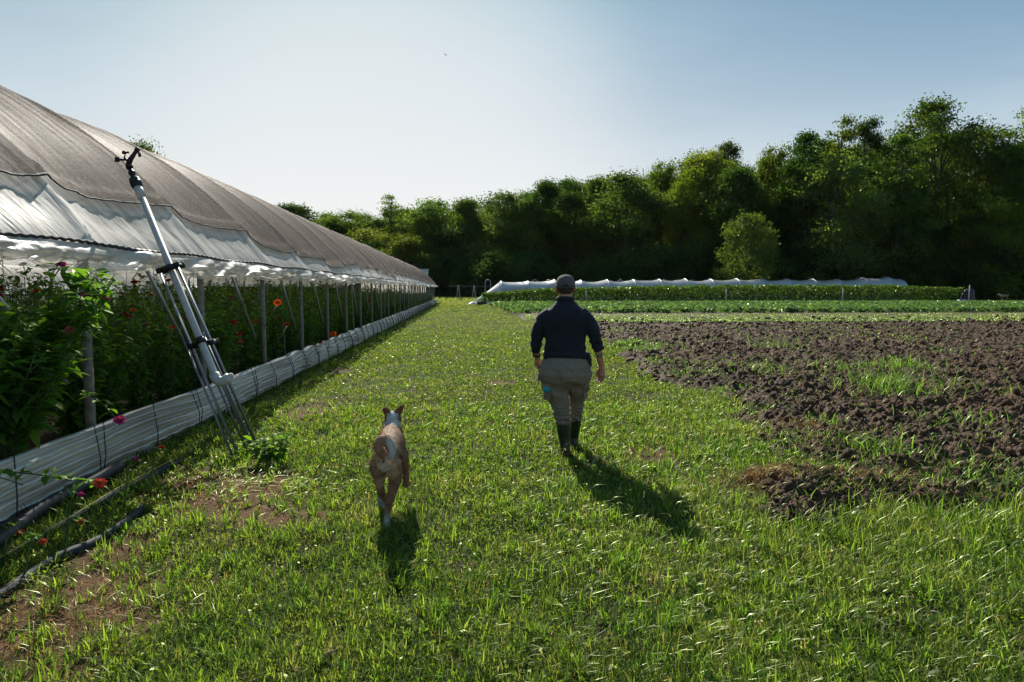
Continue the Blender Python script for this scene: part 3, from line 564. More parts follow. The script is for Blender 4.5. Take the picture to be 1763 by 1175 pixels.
# rough verge of tall grass by tunnel end and behind
n = 30000; x = -9 + 90 * rs.rand(n); y = 79 + 40 * rs.rand(n) ** 1.4; k = ~((x > 0) & (y < 81)) | (x > 49); x, y = x[k], y[k]; n = len(x)
x2 = -2.8 + 5.0 * rs.rand(9000); y2 = 62 + 22 * rs.rand(9000); x = np.append(x, x2); y = np.append(y, y2); n = len(x)
x3 = 50.5 + 34 * rs.rand(14000); y3 = 66 + 20 * rs.rand(14000); x = np.append(x, x3); y = np.append(y, y3); n = len(x)
c = np.array([[0.09, 0.125, 0.035]]) + rs.rand(n, 1) * np.array([[0.07, 0.06, 0.03]])
B = blades(x, y, np.zeros(n), np.where((y > 84) & (x < 20), .35, .12) * (.5 + rs.rand(n)), .06 + .05 * rs.rand(n), rs.rand(n) * 6.28, .3 + .6 * rs.rand(n), c, c * 1.1, 2)
tag(build_np('rough_grass', B[0], [B[1]], M_grass, col=B[2]), kind='stuff')

# ================================================================== TREES
def make_tree(seed, H, W, base=.12, nblob=60, nleaf=9000, leaf=.22, prof='round', cols=((.035, .075, .018), (.075, .115, .022))):
    rs = np.random.RandomState(seed); ph = rs.rand() * 6
    C = []; rad = []
    for i in range(nblob):
        u = rs.rand(); z = base + (1 - base) * (u ** .85)
        s = (z - base) / (1 - base)
        if prof == 'round': env = (np.sin(np.pi * min(1, s * .88 + .12)) ** .55)
        elif prof == 'tall': env = (1 - s) ** .45 * (.55 + .45 * min(1, s * 3)) 
        else: env = .55 + .45 * np.sin(np.pi * s) ; env *= (1 - max(0, s - .8) * 3.2)
        az = rs.rand() * 6.283; lob = 1 + .22 * np.sin(3 * az + ph + 4 * s) + .15 * np.sin(5 * az - ph)
        r = W / 2 * max(env, .12) * lob * (rs.rand() ** .45) * .86
        br = W * (.10 + .11 * rs.rand()) * (1.0 if nblob > 60 else 1.12) * (1 - .3 * s)
        C.append((r * np.cos(az), r * np.sin(az), min(z * H, H - br * .6))); rad.append(br)
    C = np.array(C); rad = np.array(rad)
    w = rad ** 2; idx = rs.choice(nblob, nleaf, p=w / w.sum())
    dirs = rs.randn(nleaf, 3); dirs /= np.linalg.norm(dirs, axis=1)[:, None]
    rr = rad[idx] * np.minimum(np.abs(.58 + .34 * rs.randn(nleaf)), 1.18 + .05 * rs.rand(nleaf))
    P = C[idx] + dirs * rr[:, None] * np.array([1.15, 1.15, .72]); 
    P[:, 2] = np.maximum(P[:, 2], .5)
    nr = dirs * .5 + rs.randn(nleaf, 3) * .55; nr[:, 2] += .35; nr /= np.linalg.norm(nr, axis=1)[:, None]
    a = rs.randn(nleaf, 3); a -= (a * nr).sum(1)[:, None] * nr; a /= np.linalg.norm(a, axis=1)[:, None]; b = np.cross(nr, a)
    s = (leaf * (.6 + .8 * rs.rand(nleaf)))[:, None]
    V = np.stack([P - a * s, P - b * s * .6, P + a * s, P + b * s * .6], 1).reshape(-1, 3); q = (np.arange(nleaf) * 4)[:, None] + np.arange(4)[None]
    mx = np.clip(rs.rand(nblob)[idx] * .8 + .3 * rs.rand(nleaf), 0, 1)[:, None]
    col = (np.array(cols[0]) * (1 - mx) + np.array(cols[1]) * mx) * (.8 + .4 * rs.rand(nleaf, 1)); col = np.repeat(col, 4, 0)
    tr = MB(); tp = H * .82; k = 9
    zs = np.linspace(0, tp, k); wob = np.cumsum(rs.randn(k, 2) * W * .012, 0); wob[0] = 0
    path = np.stack([wob[:, 0], wob[:, 1], zs], -1); tr.tube(path, np.linspace(H * .016, H * .003, k) + np.array([H * .008] + [0] * (k - 1)), 8)
    for i in rs.choice(nblob, min(nblob, 26), replace=False):
        c = C[i]; z0 = max(H * .08, c[2] - np.hypot(c[0], c[1]) * (.5 + .5 * rs.rand()) - .06 * H); z0 = min(z0, tp * .95)
        p0 = np.array([np.interp(z0, zs, path[:, 0]), np.interp(z0, zs, path[:, 1]), z0]); mid = (p0 + c) / 2 + np.array([0, 0, .04 * H]) + rs.randn(3) * .02 * W
        r0 = H * .006 * (1 - .5 * z0 / H); tr.tube([p0, mid, c], [r0, r0 * .65, r0 * .25], 5)
    t = empty('tree'); cr = build_np('crown', V, [q], M_tree_v, t, col=col); tr.build('trunk', M_bark, t)
    return t
M_tree_v = foliage('tree_leaves', 0.46, 0.03, 0.42, (2.3, 2.5, 0.65), var=.30)
GREEN = ((.022, .052, .014), (.066, .102, .024)); YEL = ((.050, .085, .014), (.105, .130, .022)); DARK = ((.018, .044, .014), (.042, .070, .020)); HAZY = ((.038, .075, .026), (.085, .115, .034)); PALE = ((.040, .075, .024), (.085, .12, .036))
protos = {
    'a': make_tree(1, 24, 12, .1, 55, 24000, .17, 'round', GREEN), 'b': make_tree(2, 25, 11, .08, 80, 24000, .17, 'tall', GREEN),
    'c': make_tree(3, 22, 13, .08, 50, 24000, .18, 'round', YEL), 'd': make_tree(4, 26, 12, .06, 85, 24000, .17, 'col', DARK),
    'e': make_tree(5, 10, 9, .0, 80, 24000, .12, 'round', PALE), 'f': make_tree(6, 26, 15, .1, 110, 30000, .17, 'col', GREEN),
    'g': make_tree(7, 24, 8, .12, 55, 10000, .18, 'tall', YEL), 'k': make_tree(9, 16, 12, .06, 46, 24000, .15, 'round', HAZY), 'l': make_tree(10, 16, 12, .06, 44, 24000, .15, 'col', YEL), 'm': make_tree(12, 17, 12, .05, 50, 24000, .15, 'col', GREEN),
    'h': make_tree(8, 8, 12, .0, 55, 9000, .2, 'round', DARK)}
PH_ = {'k': 16, 'l': 16, 'm': 17, 'a': 24, 'b': 25, 'c': 22, 'd': 26, 'e': 10, 'f': 26, 'g': 24, 'h': 8}; PW_ = {'k': 11, 'l': 11, 'm': 11, 'a': 12, 'b': 11, 'c': 13, 'd': 12, 'e': 9, 'f': 15, 'g': 8, 'h': 12}
tr_used = set()
def put_tree(kind, px, py, wpx, Y, label, group, name='broadleaf_tree', cat='tree'):
    a = atY(px, py, Y); wd = wpx / F * Y
    if a[2] < 20.5 and kind in 'abcdf': kind = {'a': 'k', 'b': 'm', 'c': 'l', 'd': 'm', 'f': 'k'}[kind]
    sc = (wd / PW_[kind], wd / PW_[kind], a[2] / PH_[kind])
    rz = random.Random(px * 7 + py).random() * 6.28
    if kind in tr_used: o = dup(protos[kind], (a[0], Y, 0), rz, sc)
    else: o = protos[kind]; tr_used.add(kind); o.location = (a[0], Y, 0); o.rotation_euler = (0, 0, rz); o.scale = sc
    o.name = name; tag(o, label, cat, group)
FR = 'trees along the front edge of the wood'
T = [('b', 503, 352, 85, 128, 'rounded tree top showing just above the greenhouse roof, left of the wood'),
     ('a', 556, 366, 70, 165, 'bluish tree at the left end of the wood beside the roof slope'),
     ('c', 598, 362, 80, 135, 'yellow green tree just left of the tall narrow tree, above the roof'),
     ('a', 632, 366, 60, 168, 'hazy tree between the yellow green tree and the tall narrow tree'),
     ('g', 674, 333, 58, 132, 'tall narrow yellow tinged tree with a pointed top above the house end'),
     ('c', 640, 392, 90, 125, 'low yellow green tree close behind the greenhouse roof line'),
     ('a', 735, 343, 110, 126, 'wide airy tree right of the tall narrow tree, seen above the path end'),
     ('c', 690, 402, 70, 118, 'short yellow leaved tree beside the far end of the greenhouse'),
     ('b', 803, 343, 70, 126, 'tree with a domed top right above the path'),
     ('f', 860, 330, 100, 120, 'broad tree with open branches above the left end of the tunnel'),
     ('a', 903, 328, 70, 124, 'tree with a dark blue green top left of the walker'),
     ('d', 940, 311, 70, 118, 'tall dark tree rising behind the walker from the left'),
     ('a', 975, 307, 75, 124, 'tree with a pale top straight above the walker'),
     ('b', 1031, 306, 70, 116, 'tree with twin tops just right of the walker'),
     ('f', 1080, 298, 120, 106, 'big rounded lighter green tree right of the walker'),
     ('c', 1140, 279, 80, 118, 'olive tree on the skyline left of the large yellow green tree'),
     ('c', 1215, 256, 125, 108, 'large yellow green tree in the middle of the wood'),
     ('d', 1252, 242, 70, 122, 'dark tree poking up behind the large yellow green tree'),
     ('d', 1275, 290, 110, 98, 'dark blue green tree below and right of the yellow green one'),
     ('c', 1330, 253, 85, 104, 'olive green tree left of the twin topped tall tree'),
     ('b', 1390, 228, 105, 96, 'silvery grey green tree with a slim top, left of the twin topped one'),
     ('g', 1450, 196, 85, 98, 'left crown of the tall twin topped tree'),
     ('d', 1497, 202, 85, 99, 'right darker crown of the tall twin topped tree'),
     ('a', 1440, 262, 120, 90, 'dense green tree in front of the twin topped trees'),
     ('f', 1617, 166, 165, 92, 'tallest tree of the wood, broad and dark with a round top'),
     ('b', 1552, 232, 110, 88, 'bright green conical tree against the left flank of the tallest tree'),
     ('d', 1680, 214, 110, 94, 'dark tree filling the right flank of the tallest tree'),
     ('a', 1722, 244, 100, 88, 'dark tree between the tallest tree and the picture edge'),
     ('f', 1795, 172, 150, 90, 'tree cut by the right edge of the photo, its top rising out'),
     ('e', 1290, 370, 110, 80.5 + 4, 'small round pale green tree standing alone before the dark wood'),
     ('c', 1722, 330, 120, 86, 'light leaved lower tree at the right end of the wood')]
for (k, px, py, w_, Y, lb) in T: put_tree(k, px, py, w_ * ((1.32 if px > 1100 else 1.5 if k != 'g' else 1.2) if k != 'e' else 1.1), Y, lb, FR)
put_tree('a', 252, 246, 130, 62, 'tree top peeping over the greenhouse roof above the sprinkler', None)
# packed trees inside and behind
rn = random.Random(9); sk = [(480, 366), (560, 380), (640, 372), (700, 360), (760, 356), (800, 356), (880, 340), (960, 324), (1060, 312), (1130, 292), (1220, 272), (1310, 278), (1380, 250), (1450, 225), (1530, 250), (1615, 200), (1700, 258), (1800, 230), (1900, 220)]
for i in range(52):
    px = 470 + i * 27 + rn.uniform(-8, 8); py = float(np.interp(px, [a[0] for a in sk], [a[1] for a in sk])) + rn.uniform(-4, 34)
    Y = float(np.interp(px, [470, 800, 1200, 1700], [150, 138, 118, 104])) + rn.uniform(-6, 14)
    put_tree(rn.choice('aabddfc'), px, py, rn.uniform(100, 160), Y, 'one of the packed dark green trees deep in the wood', 'trees packed inside the wood')
for i in range(30):
    px = 488 + i * 24 + rn.uniform(-8, 8); py = float(np.interp(px, [a[0] for a in sk], [a[1] for a in sk])) + rn.uniform(4, 45)
    put_tree(rn.choice('aabfc'), px, py, rn.uniform(70, 120), float(np.interp(px, [470, 800, 1200], [138, 130, 108])) + rn.uniform(-8, 8), 'one of the packed dark green trees deep in the wood', 'trees packed inside the wood')
# bushes at the wood edge
for i in range(34):
    px = 560 + i * 39 + rn.uniform(-12, 12); Y = float(np.interp(px, [470, 800, 1200, 1700], [125, 112, 96, 85])) + rn.uniform(-2, 5)
    put_tree('h', px, rn.uniform(415, 462), rn.uniform(80, 120), Y, 'one of the dark shrubs in the shade at the foot of the wood', 'shrubs at the foot of the wood', 'shrub', 'shrub')
# wood floor mass behind so no light leaks under the crowns
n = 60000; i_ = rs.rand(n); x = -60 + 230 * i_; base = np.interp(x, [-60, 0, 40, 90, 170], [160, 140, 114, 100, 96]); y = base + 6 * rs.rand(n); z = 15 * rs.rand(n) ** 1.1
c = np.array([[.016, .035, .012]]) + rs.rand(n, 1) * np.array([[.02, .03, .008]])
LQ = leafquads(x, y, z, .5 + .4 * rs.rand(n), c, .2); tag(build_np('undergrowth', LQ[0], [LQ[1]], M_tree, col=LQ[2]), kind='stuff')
# ------------------------------------------------------------------ light summer haze
hzm, nt, out = newmat('haze_air'); pv = N(nt, 'ShaderNodeVolumePrincipled'); pv.inputs['Color'].default_value = (.86, .92, 1, 1); pv.inputs['Density'].default_value = 0.00002; pv.inputs['Anisotropy'].default_value = .3
nt.links.new(pv.outputs[0], out.inputs['Volume'])
hzb = MB(); hzb.box((0, 0, 27), (2600, 2600, 29)); hz_o = hzb.build('haze', hzm, smooth_sh=False, col=False); tag(hz_o, kind='stuff')
# ================================================================== GREENHOUSE
rs = np.random.RandomState(31)
WX, EZ, HW, RISE = -3.04, 1.91, 4.6, 2.45
XC = WX - HW; RA = (HW ** 2 + RISE ** 2) / (2 * RISE); ZC = EZ + RISE - RA; ASP = math.asin(HW / RA)
Y0, Y1, BS = -1.3, 73.7, 2.52
BOWS = 5.95 + BS * np.arange(-3, 29); BOWS = BOWS[(BOWS > Y0 - .1) & (BOWS < Y1 + .1)]
house = empty('greenhouse', (WX - HW, Y0, 0)); HOFF = np.array([WX - HW, Y0, 0.0])
tag(house, 'long arched greenhouse with white plastic film under dark shade cloth, its side rolled up', 'greenhouse')
def hb(mb, name, mat, parent=None, smooth_sh=True, col=False):
    mb.V = [v - HOFF for v in mb.V]; return mb.build(name, mat, parent or house, smooth_sh, col)
def sagf(y):
    f = ((y - BOWS[0]) / BS) % 1.0
    return np.sin(np.pi * f), f
ysn = [Y0]
while ysn[-1] < Y1: ysn.append(ysn[-1] + max(.035, .005 * ysn[-1]))
ysn[-1] = Y1; ysn = np.array(ysn)
def arch_pt(y, a, off):
    r = RA + off
    return np.stack([XC + r * np.sin(a), y, ZC + r * np.cos(a)], -1)
def drop_end(y): return smooth(Y1 - .05, Y1 - 1.0, y)
def roof_off(YY, ds, sg, fr):
    wr = .034 * (fbm(YY * 2.6 - ds * 1.2, ds * .4 + YY * .1, 3, .5) - .5) + .040 * (fbm(YY * 6.5 - ds * 1.6, ds * .45, 3, .6) - .5)
    sag = .13 * sg ** .7 * (.55 + .45 * smooth(0, .5, ds)) * (1.0 - .35 * smooth(1.5, 5, ds)) + .05 * np.sin(2 * np.pi * fr) * np.exp(-ds / 1.2)
    return -sag + wr
# --- film
a_ = np.concatenate([np.linspace(ASP, ASP - .55, 60), np.linspace(ASP - .58, -ASP, 26)])
YY, AA = np.meshgrid(ysn, a_, indexing='ij'); sg, fr = sagf(YY)
ds = (ASP - AA) * RA
sk_ = fr * 1.0
amp = np.exp(-ds / 1.6)
wr = .05 * (fbm(YY * 3.0 - ds * 2.0, ds * .55 + YY * .2, 4, .55) - .5) + .028 * (fbm(YY * 11 - ds * 7, ds * .8, 3, .6) - .5)
sag = .13 * sg ** .7 * (.55 + .45 * smooth(0, .5, ds)) * (1.0 - .35 * smooth(1.5, 5, ds))
sag = sag + .05 * np.sin(2 * np.pi * fr) * np.exp(-ds / 1.2)
off = roof_off(YY, ds, sg, fr)
fm = MB(); fm.grid(arch_pt(YY, AA, off)[:, ::-1])
M_film = film_mat('greenhouse_film', (.90, .85, .76), .45, .46, .34, .5, .4, 8, (.5, 2.4, .5), .82)
hb(fm, 'roof_film', M_film)
# --- shade cloth
ktab = [(-2, .262), (4.5, .258), (5.2, .256), (5.85, .268), (6.2, .266), (8.3, .275), (8.7, .272), (11.2, .252), (11.6, .245), (12.6, .208), (14.0, .224), (15.5, .205), (17.4, .172), (19.8, .217), (22, .212), (25, .222), (28, .19), (31.8, .150), (32.4, .222), (38, .215), (48, .19), (60, .165), (74, .15)]
aa = np.linspace(ASP, .2, 500)
slope = (ZC + (RA) * np.cos(aa) - CAMH) / -(XC + RA * np.sin(aa))
kk = np.interp(ysn - .25, [t[0] for t in ktab], [t[1] for t in ktab]) + .006 * (fbm(ysn * 1.3, ysn * 0, 3) - .5)
sgn, frn = sagf(ysn)
aed = np.interp(kk, slope[:int(np.argmax(slope))], aa[:int(np.argmax(slope))])
u = np.concatenate([np.linspace(0, .05, 6), np.linspace(.06, 1, 70)])
YY, UU = np.meshgrid(ysn, u, indexing='ij'); AA = aed[:, None] * (1 - UU) + (-ASP + .12) * UU
sg, fr = sagf(YY); ds = (ASP - AA) * RA
wr = .05 * (fbm(YY * 3.0 - ds * 1.1, ds * .45, 4, .55) - .5) + .022 * (fbm(YY * 9 - ds * 4, ds * .9, 3, .6) - .5)
off = roof_off(YY, ds, sg, fr) + .045 + .016 * (fbm(YY * 16 - ds * 3, ds * .6, 3, .6) - .5)
off = off + .02 * (UU < .02)
cm = MB(); cm.grid(arch_pt(YY, AA, off)[:, ::-1])
m, nt, out = newmat('shade_cloth'); L = nt.links.new
tc = N(nt, 'ShaderNodeTexCoord'); no = N(nt, 'ShaderNodeTexNoise'); no.inputs['Scale'].default_value = 22; no.inputs['Detail'].default_value = 7; no.inputs['Roughness'].default_value = .85
mp = N(nt, 'ShaderNodeMapping'); mp.inputs['Scale'].default_value = (2.2, .75, 2.2); L(tc.outputs['Object'], mp.inputs[0]); L(mp.outputs[0], no.inputs[0])
bu = N(nt, 'ShaderNodeBump'); bu.inputs['Strength'].default_value = 1.0; bu.inputs['Distance'].default_value = .05; L(no.outputs[0], bu.inputs['Height'])
cr = N(nt, 'ShaderNodeValToRGB'); e = cr.color_ramp.elements; e[0].position = .455; e[0].color = (.014, .011, .010, 1); e[1].position = .58; e[1].color = (.30, .215, .165, 1); L(no.outputs[0], cr.inputs[0])
d = N(nt, 'ShaderNodeBsdfDiffuse'); t = N(nt, 'ShaderNodeBsdfTranslucent'); g_ = N(nt, 'ShaderNodeBsdfGlossy'); g_.inputs['Roughness'].default_value = .5; g_.inputs[0].default_value = (1, .96, .92, 1)
L(cr.outputs[0], d.inputs[0]); t.inputs[0].default_value = (.12, .09, .07, 1)
for s_ in (d, t, g_): L(bu.outputs[0], s_.inputs['Normal'])
m1 = N(nt, 'ShaderNodeMixShader'); m1.inputs[0].default_value = .25; L(d.outputs[0], m1.inputs[1]); L(t.outputs[0], m1.inputs[2])
m2 = N(nt, 'ShaderNodeMixShader'); frn_ = N(nt, 'ShaderNodeFresnel'); frn_.inputs[0].default_value = 1.45; ml = N(nt, 'ShaderNodeMath', operation='MULTIPLY_ADD'); L(frn_.outputs[0], ml.inputs[0]); ml.inputs[1].default_value = .10; ml.inputs[2].default_value = .006
L(ml.outputs[0], m2.inputs[0]); L(m1.outputs[0], m2.inputs[1]); L(g_.outputs[0], m2.inputs[2])
tr = N(nt, 'ShaderNodeBsdfTransparent'); m3 = N(nt, 'ShaderNodeMixShader'); m3.inputs[0].default_value = .22; L(m2.outputs[0], m3.inputs[1]); L(tr.outputs[0], m3.inputs[2]); L(m3.outputs[0], out.inputs[0])
M_shade = m
hb(cm, 'shade_cloth', M_shade)
# hem tape of the shade cloth
ht = MB(); pts = arch_pt(ysn, aed + .003, roof_off(ysn, (ASP - aed) * RA, sgn, frn) + .055); ht.tube(pts, .009, 5); hb(ht, 'cloth_hem', M_dark)
# --- hanging skirt below the rope
sv = np.linspace(0, 1, 22); YY, SS = np.meshgrid(ysn, sv, indexing='ij'); sg, fr = sagf(YY)
low = .235 + .05 * (fbm(YY * 1.1, YY * 0 + 8, 3) - .5) - .05 * sg
fold = fbm(YY * 2.4 + SS * 1.2, SS * 1.6 + YY * .3, 4, .5) - .5
fine = fbm(YY * 8 + SS * 3, SS * 3, 3) - .5
xo = WX + .02 + SS * .05 + (.15 * np.sin(np.pi * SS * .8)) * (.55 + .9 * fold) + .17 * SS ** 1.5 * fold * 1.6 + .05 * fine * SS
zo = EZ + .01 - low * SS - .03 * fine * SS + .05 * fold * SS
hem_up = .10 * SS ** 4 * np.clip(fold * 3, -.3, 1)
sk = MB(); sk.grid(np.stack([xo + hem_up, YY, zo + hem_up * .3], -1)); hb(sk, 'rolled_side_film', M_film)
sk2 = MB(); sk2.grid(np.stack([xo * .0 + WX - .02 - .03 * SS - .05 * fold, YY, EZ - (low + .02) * SS], -1)[:, :]); hb(sk2, 'inner_side_film', M_film)
rl = MB(); zig = .005 * np.sin(np.arange(len(ysn)) * 1.9); rl.tube(np.stack([np.full_like(ysn, WX + .045) , ysn, EZ + zig + .012 * np.sin(ysn * 2.6)], -1), .015, 6); hb(rl, 'lacing_rope', M_dark)
rl = MB(); rl.box((WX - .05, (Y0 + Y1) / 2, EZ - .03), (.03, (Y1 - Y0) / 2, .03)); hb(rl, 'eave_rail', M_pipe)
rl = MB(); rl.box((XC, (Y0 + Y1) / 2, ZC + RA - .22), (.025, (Y1 - Y0) / 2, .025)); hb(rl, 'ridge_purlin', M_pipe)
for xx, zz in ((WX - 1.6, 2.55), (WX - 2 * HW + 1.6, 2.55)):
    rl = MB(); rl.box((xx, (Y0 + Y1) / 2, zz), (.02, (Y1 - Y0) / 2, .02)); hb(rl, 'purlin', M_pipe)
M_post = solid('weathered_post', (.21, .195, .17), .7, .0, var=.35, scale=14, bump=.3, bscale=50)
for y in BOWS:
    b_ = MB(); th = np.linspace(ASP, -ASP, 26); b_.tube(arch_pt(np.full(26, y), th, -.05), .024, 6); hb(b_, 'bow', M_pipe)
    p_ = MB(); p_.box((WX - .13, y, EZ / 2 - .02), (.029, .029, EZ / 2 + .02)); hb(p_, 'post', M_post, smooth_sh=False)
    p_ = MB(); p_.box((WX - 2 * HW + .1, y, EZ / 2 - .02), (.034, .034, EZ / 2 + .02)); hb(p_, 'post', M_post, smooth_sh=False)
    if y < Y1 - 3:
        p_ = MB(); p_.tube([(WX - .17, y + 1.15, EZ - .1), (WX - .20, y + 2.32, .78)], .022, 6); hb(p_, 'brace', M_pipe)
# far side film strip, end walls
fs = MB(); YY, SS = np.meshgrid(ysn[::3], np.linspace(0, 1, 5), indexing='ij'); fs.grid(np.stack([WX - 2 * HW - .02 + .04 * np.sin(YY * 3) * SS, YY, EZ - .25 * SS], -1)); hb(fs, 'far_side_film', M_film)
for ye, nm in ((Y1 + .02, 'end_wall'),):
    ew = MB(); th = np.linspace(ASP - .02, -ASP + .02, 30); P = arch_pt(np.full(30, ye), th, -.02); Q = P.copy(); Q[:, 2] = 0.0
    P0 = np.stack([Q, P], 1); k = (P0[:, 0, 0] < WX - .9) & (P0[:, 0, 0] > WX - 8.2); ew.grid(P0[k]); hb(ew, nm, M_film)
vb = MB(); a = atY(728, 470, Y1 + .6); vb.box((a[0], Y1 + .6, a[2] - .1), (.55, .3, .42), col=None); vb.box((a[0], Y1 + .6, a[2] + .36), (.62, .36, .03)); hb(vb, 'end_vent_box', M_white, smooth_sh=False)
# --- bundled white curtain along the ground
ysc = ysn[(ysn > Y0) & (ysn < Y1 - .1)]; sv = np.linspace(0, 1, 46); YY, SS = np.meshgrid(ysc, sv, indexing='ij')
top = .405 + .035 * (fbm(YY * .9, YY * 0 + 2, 3) - .5) + .02 * np.sin(YY * 5.2) * smooth(9, 14, YY)
ph = SS * 2 * np.pi * 6.0 + 5.0 * (fbm(YY * .5, SS * 2.5, 3) - .5) * 2
pl = .050 * (.5 + .9 * fbm(YY * .4 + 6, SS * 3, 2)) * (1 - 2 * np.abs(np.sin(ph / 2)) ** .7) * (.6 + .8 * fbm(YY * .8, SS * 4 + 9, 2)) + .022 * (fbm(YY * 2.5, SS * 9, 3) - .5)
scal = .008 * np.abs(np.sin(YY * np.pi / 1.05)) * smooth(8, 12, YY)
xo = WX + .035 + .05 * np.sin(np.pi * SS) + pl + scal; zo = .0 + top * SS + .02 * np.cos(ph) * .6
M_curt = film_mat('side_curtain_film', (.88, .82, .72), .22, .45, 0, .2, .5, 10, (1, .25, 3), .6)
back = 1.0
P = np.stack([xo, YY, zo], -1)
lip = np.stack([np.full((len(ysc), 3), WX) - np.array([[.0, .05, .10]]), np.repeat(ysc[:, None], 3, 1), top[:, -1:] - np.array([[-.01, .0, .04]])], -1)
cu = MB(); cu.grid(np.concatenate([P, lip], 1)); hb(cu, 'side_curtain', M_curt); curt = house.children[-1] if False else [o for o in house.children if o.name.startswith('side_curtain')][0]
cys = []; y = 3.5
while y < 60: cys.append(y); y += 1.02
for i, y in enumerate(cys):
    w_ = MB(); j = .13 * rs.rand(); w_.tube([(WX + .14, y, .01), (WX + .135, y + .03, .2), (WX + .03, y + .06 + j, .44)], .004 + .0002 * y, 5)
    if i % 2 == 0: w_.tube([(WX + .145, y + .02, .01), (WX + .14, y + .1, .2), (WX + .03, y + .2 + j, .44)], .004 + .0002 * y, 5)
    o = hb(w_, 'cord', M_dark, curt)
# trellis twines
M_tw = solid('twine', (.42, .42, .38), .8)
for i in range(90):
    y = 4.6 + 60 * rs.rand() ** 1.3; x = WX - .3 - 1.5 * rs.rand() - (3 if i % 3 == 0 else 0); t_ = MB(); sw = rs.randn(2) * .06
    t_.tube([(x, y, 2.25), (x + sw[0] * .5, y + sw[1] * .5, 1.2), (x + sw[0], y + sw[1], .2)], .0028 + .0002 * y, 4, cap=False); hb(t_, 'twine', M_tw)
# --- second greenhouse beyond, closed white side
h2 = empty('white_greenhouse', (-14.4, 2, 0)); tag(h2, 'second white greenhouse seen as a bright strip through the open sides of the first', 'greenhouse')
yy2 = np.arange(0, 34, .25); s2 = np.linspace(0, 1, 30); YY, SS = np.meshgrid(yy2, s2, indexing='ij'); th = -.1 + (np.pi + .2) * SS
b2 = MB(); b2.grid(np.stack([-4 + 4.0 * np.cos(th) * 1.0, YY, 0 + 3.2 * np.clip(np.sin(th), -.03, 1) ** .6 - .04 * np.abs(np.sin(YY * np.pi / 2)) if False else 3.2 * np.maximum(np.sin(th), 0) ** .6 - .05], -1)[:, ::-1]); b2.build('film', M_film, h2, col=False)
for y in np.arange(0, 34, 2.4):
    b_ = MB(); th = np.linspace(0, np.pi, 20); b_.tube(np.stack([-4 + 4.03 * np.cos(th), np.full(20, y), 3.23 * np.sin(th) ** .6], -1), .03, 6); b_.build('bow', M_pipe, h2, col=False)
rl = MB(); rl.box((.08, 17, 1.35), (.03, 17, .05)); rl.build('hip_board', M_post, h2, col=False, smooth_sh=False)
# small low hoops inside by the far side
hh = MB(); th = np.linspace(0, np.pi, 14); hh.tube(np.stack([0 * th, .26 * np.cos(th), 1.28 + .26 * np.sin(th)], -1), .012, 5)
for s_ in (-1, 1): hh.tube([(0, .26 * s_, 0), (0, .26 * s_, 1.28)], .012, 5)
ho = hh.build('low_hoop', M_pipe, col=False)
for i in range(11):
    o = ho if i == 0 else ho.copy()
    if i: scene.collection.objects.link(o)
    o.location = (-10.4, 15 + i * .95, 0); tag(o, 'thin bent hoop among the flowers near the far side of the greenhouse', 'hoop', 'low hoops inside the greenhouse')
# dark bed soil in house
fl = MB(); YY, XX = np.meshgrid(np.arange(Y0, Y1, .3), np.linspace(WX - 2 * HW + .1, WX - .02, 24), indexing='ij'); fl.grid(np.stack([XX, YY, .04 + .06 * (fbm(XX * 2, YY * 2, 3) - .5)], -1)); tag(fl.build('bed_soil', M_soil, col=False), kind='structure')

# ================================================================== ZINNIAS
def leaf_mesh(P, D, Lh, W, curl, colr, rs):
    n = len(P); s = np.array([0, .3, .68, 1.0]); wv = np.array([.12, 1.0, .8, .04])
    D = D / (np.linalg.norm(D, axis=1)[:, None] + 1e-9); up = np.array([0, 0, 1.0])
    S = np.cross(D, up) + rs.randn(n, 3) * .25; S -= (S * D).sum(1)[:, None] * D; S /= np.linalg.norm(S, axis=1)[:, None] + 1e-9; Nn = np.cross(S, D)
    c = P[:, None] + D[:, None] * (Lh[:, None] * s)[..., None] - np.array([0, 0, 1.0]) * (curl * Lh)[:, None, None] * (s ** 2)[None, :, None]
    w = (W[:, None] * wv / 2)[..., None]
    A = c - S[:, None] * w + Nn[:, None] * w * .35; B = c + S[:, None] * w + Nn[:, None] * w * .35
    V = np.stack([A, c, B], 2).reshape(-1, 3)
    b = (np.arange(n) * 12)[:, None, None]; k = (np.arange(3) * 3)[None, :, None]
    q = np.concatenate([np.concatenate([b + k + j, b + k + j + 1, b + k + j + 4, b + k + j + 3], -1) for j in (0, 1)], 1).reshape(-1, 4)
    return V, q, np.repeat(colr, 12, 0)
M_stem = solid('green_stem', (.06, .11, .03), .6, var=.2)
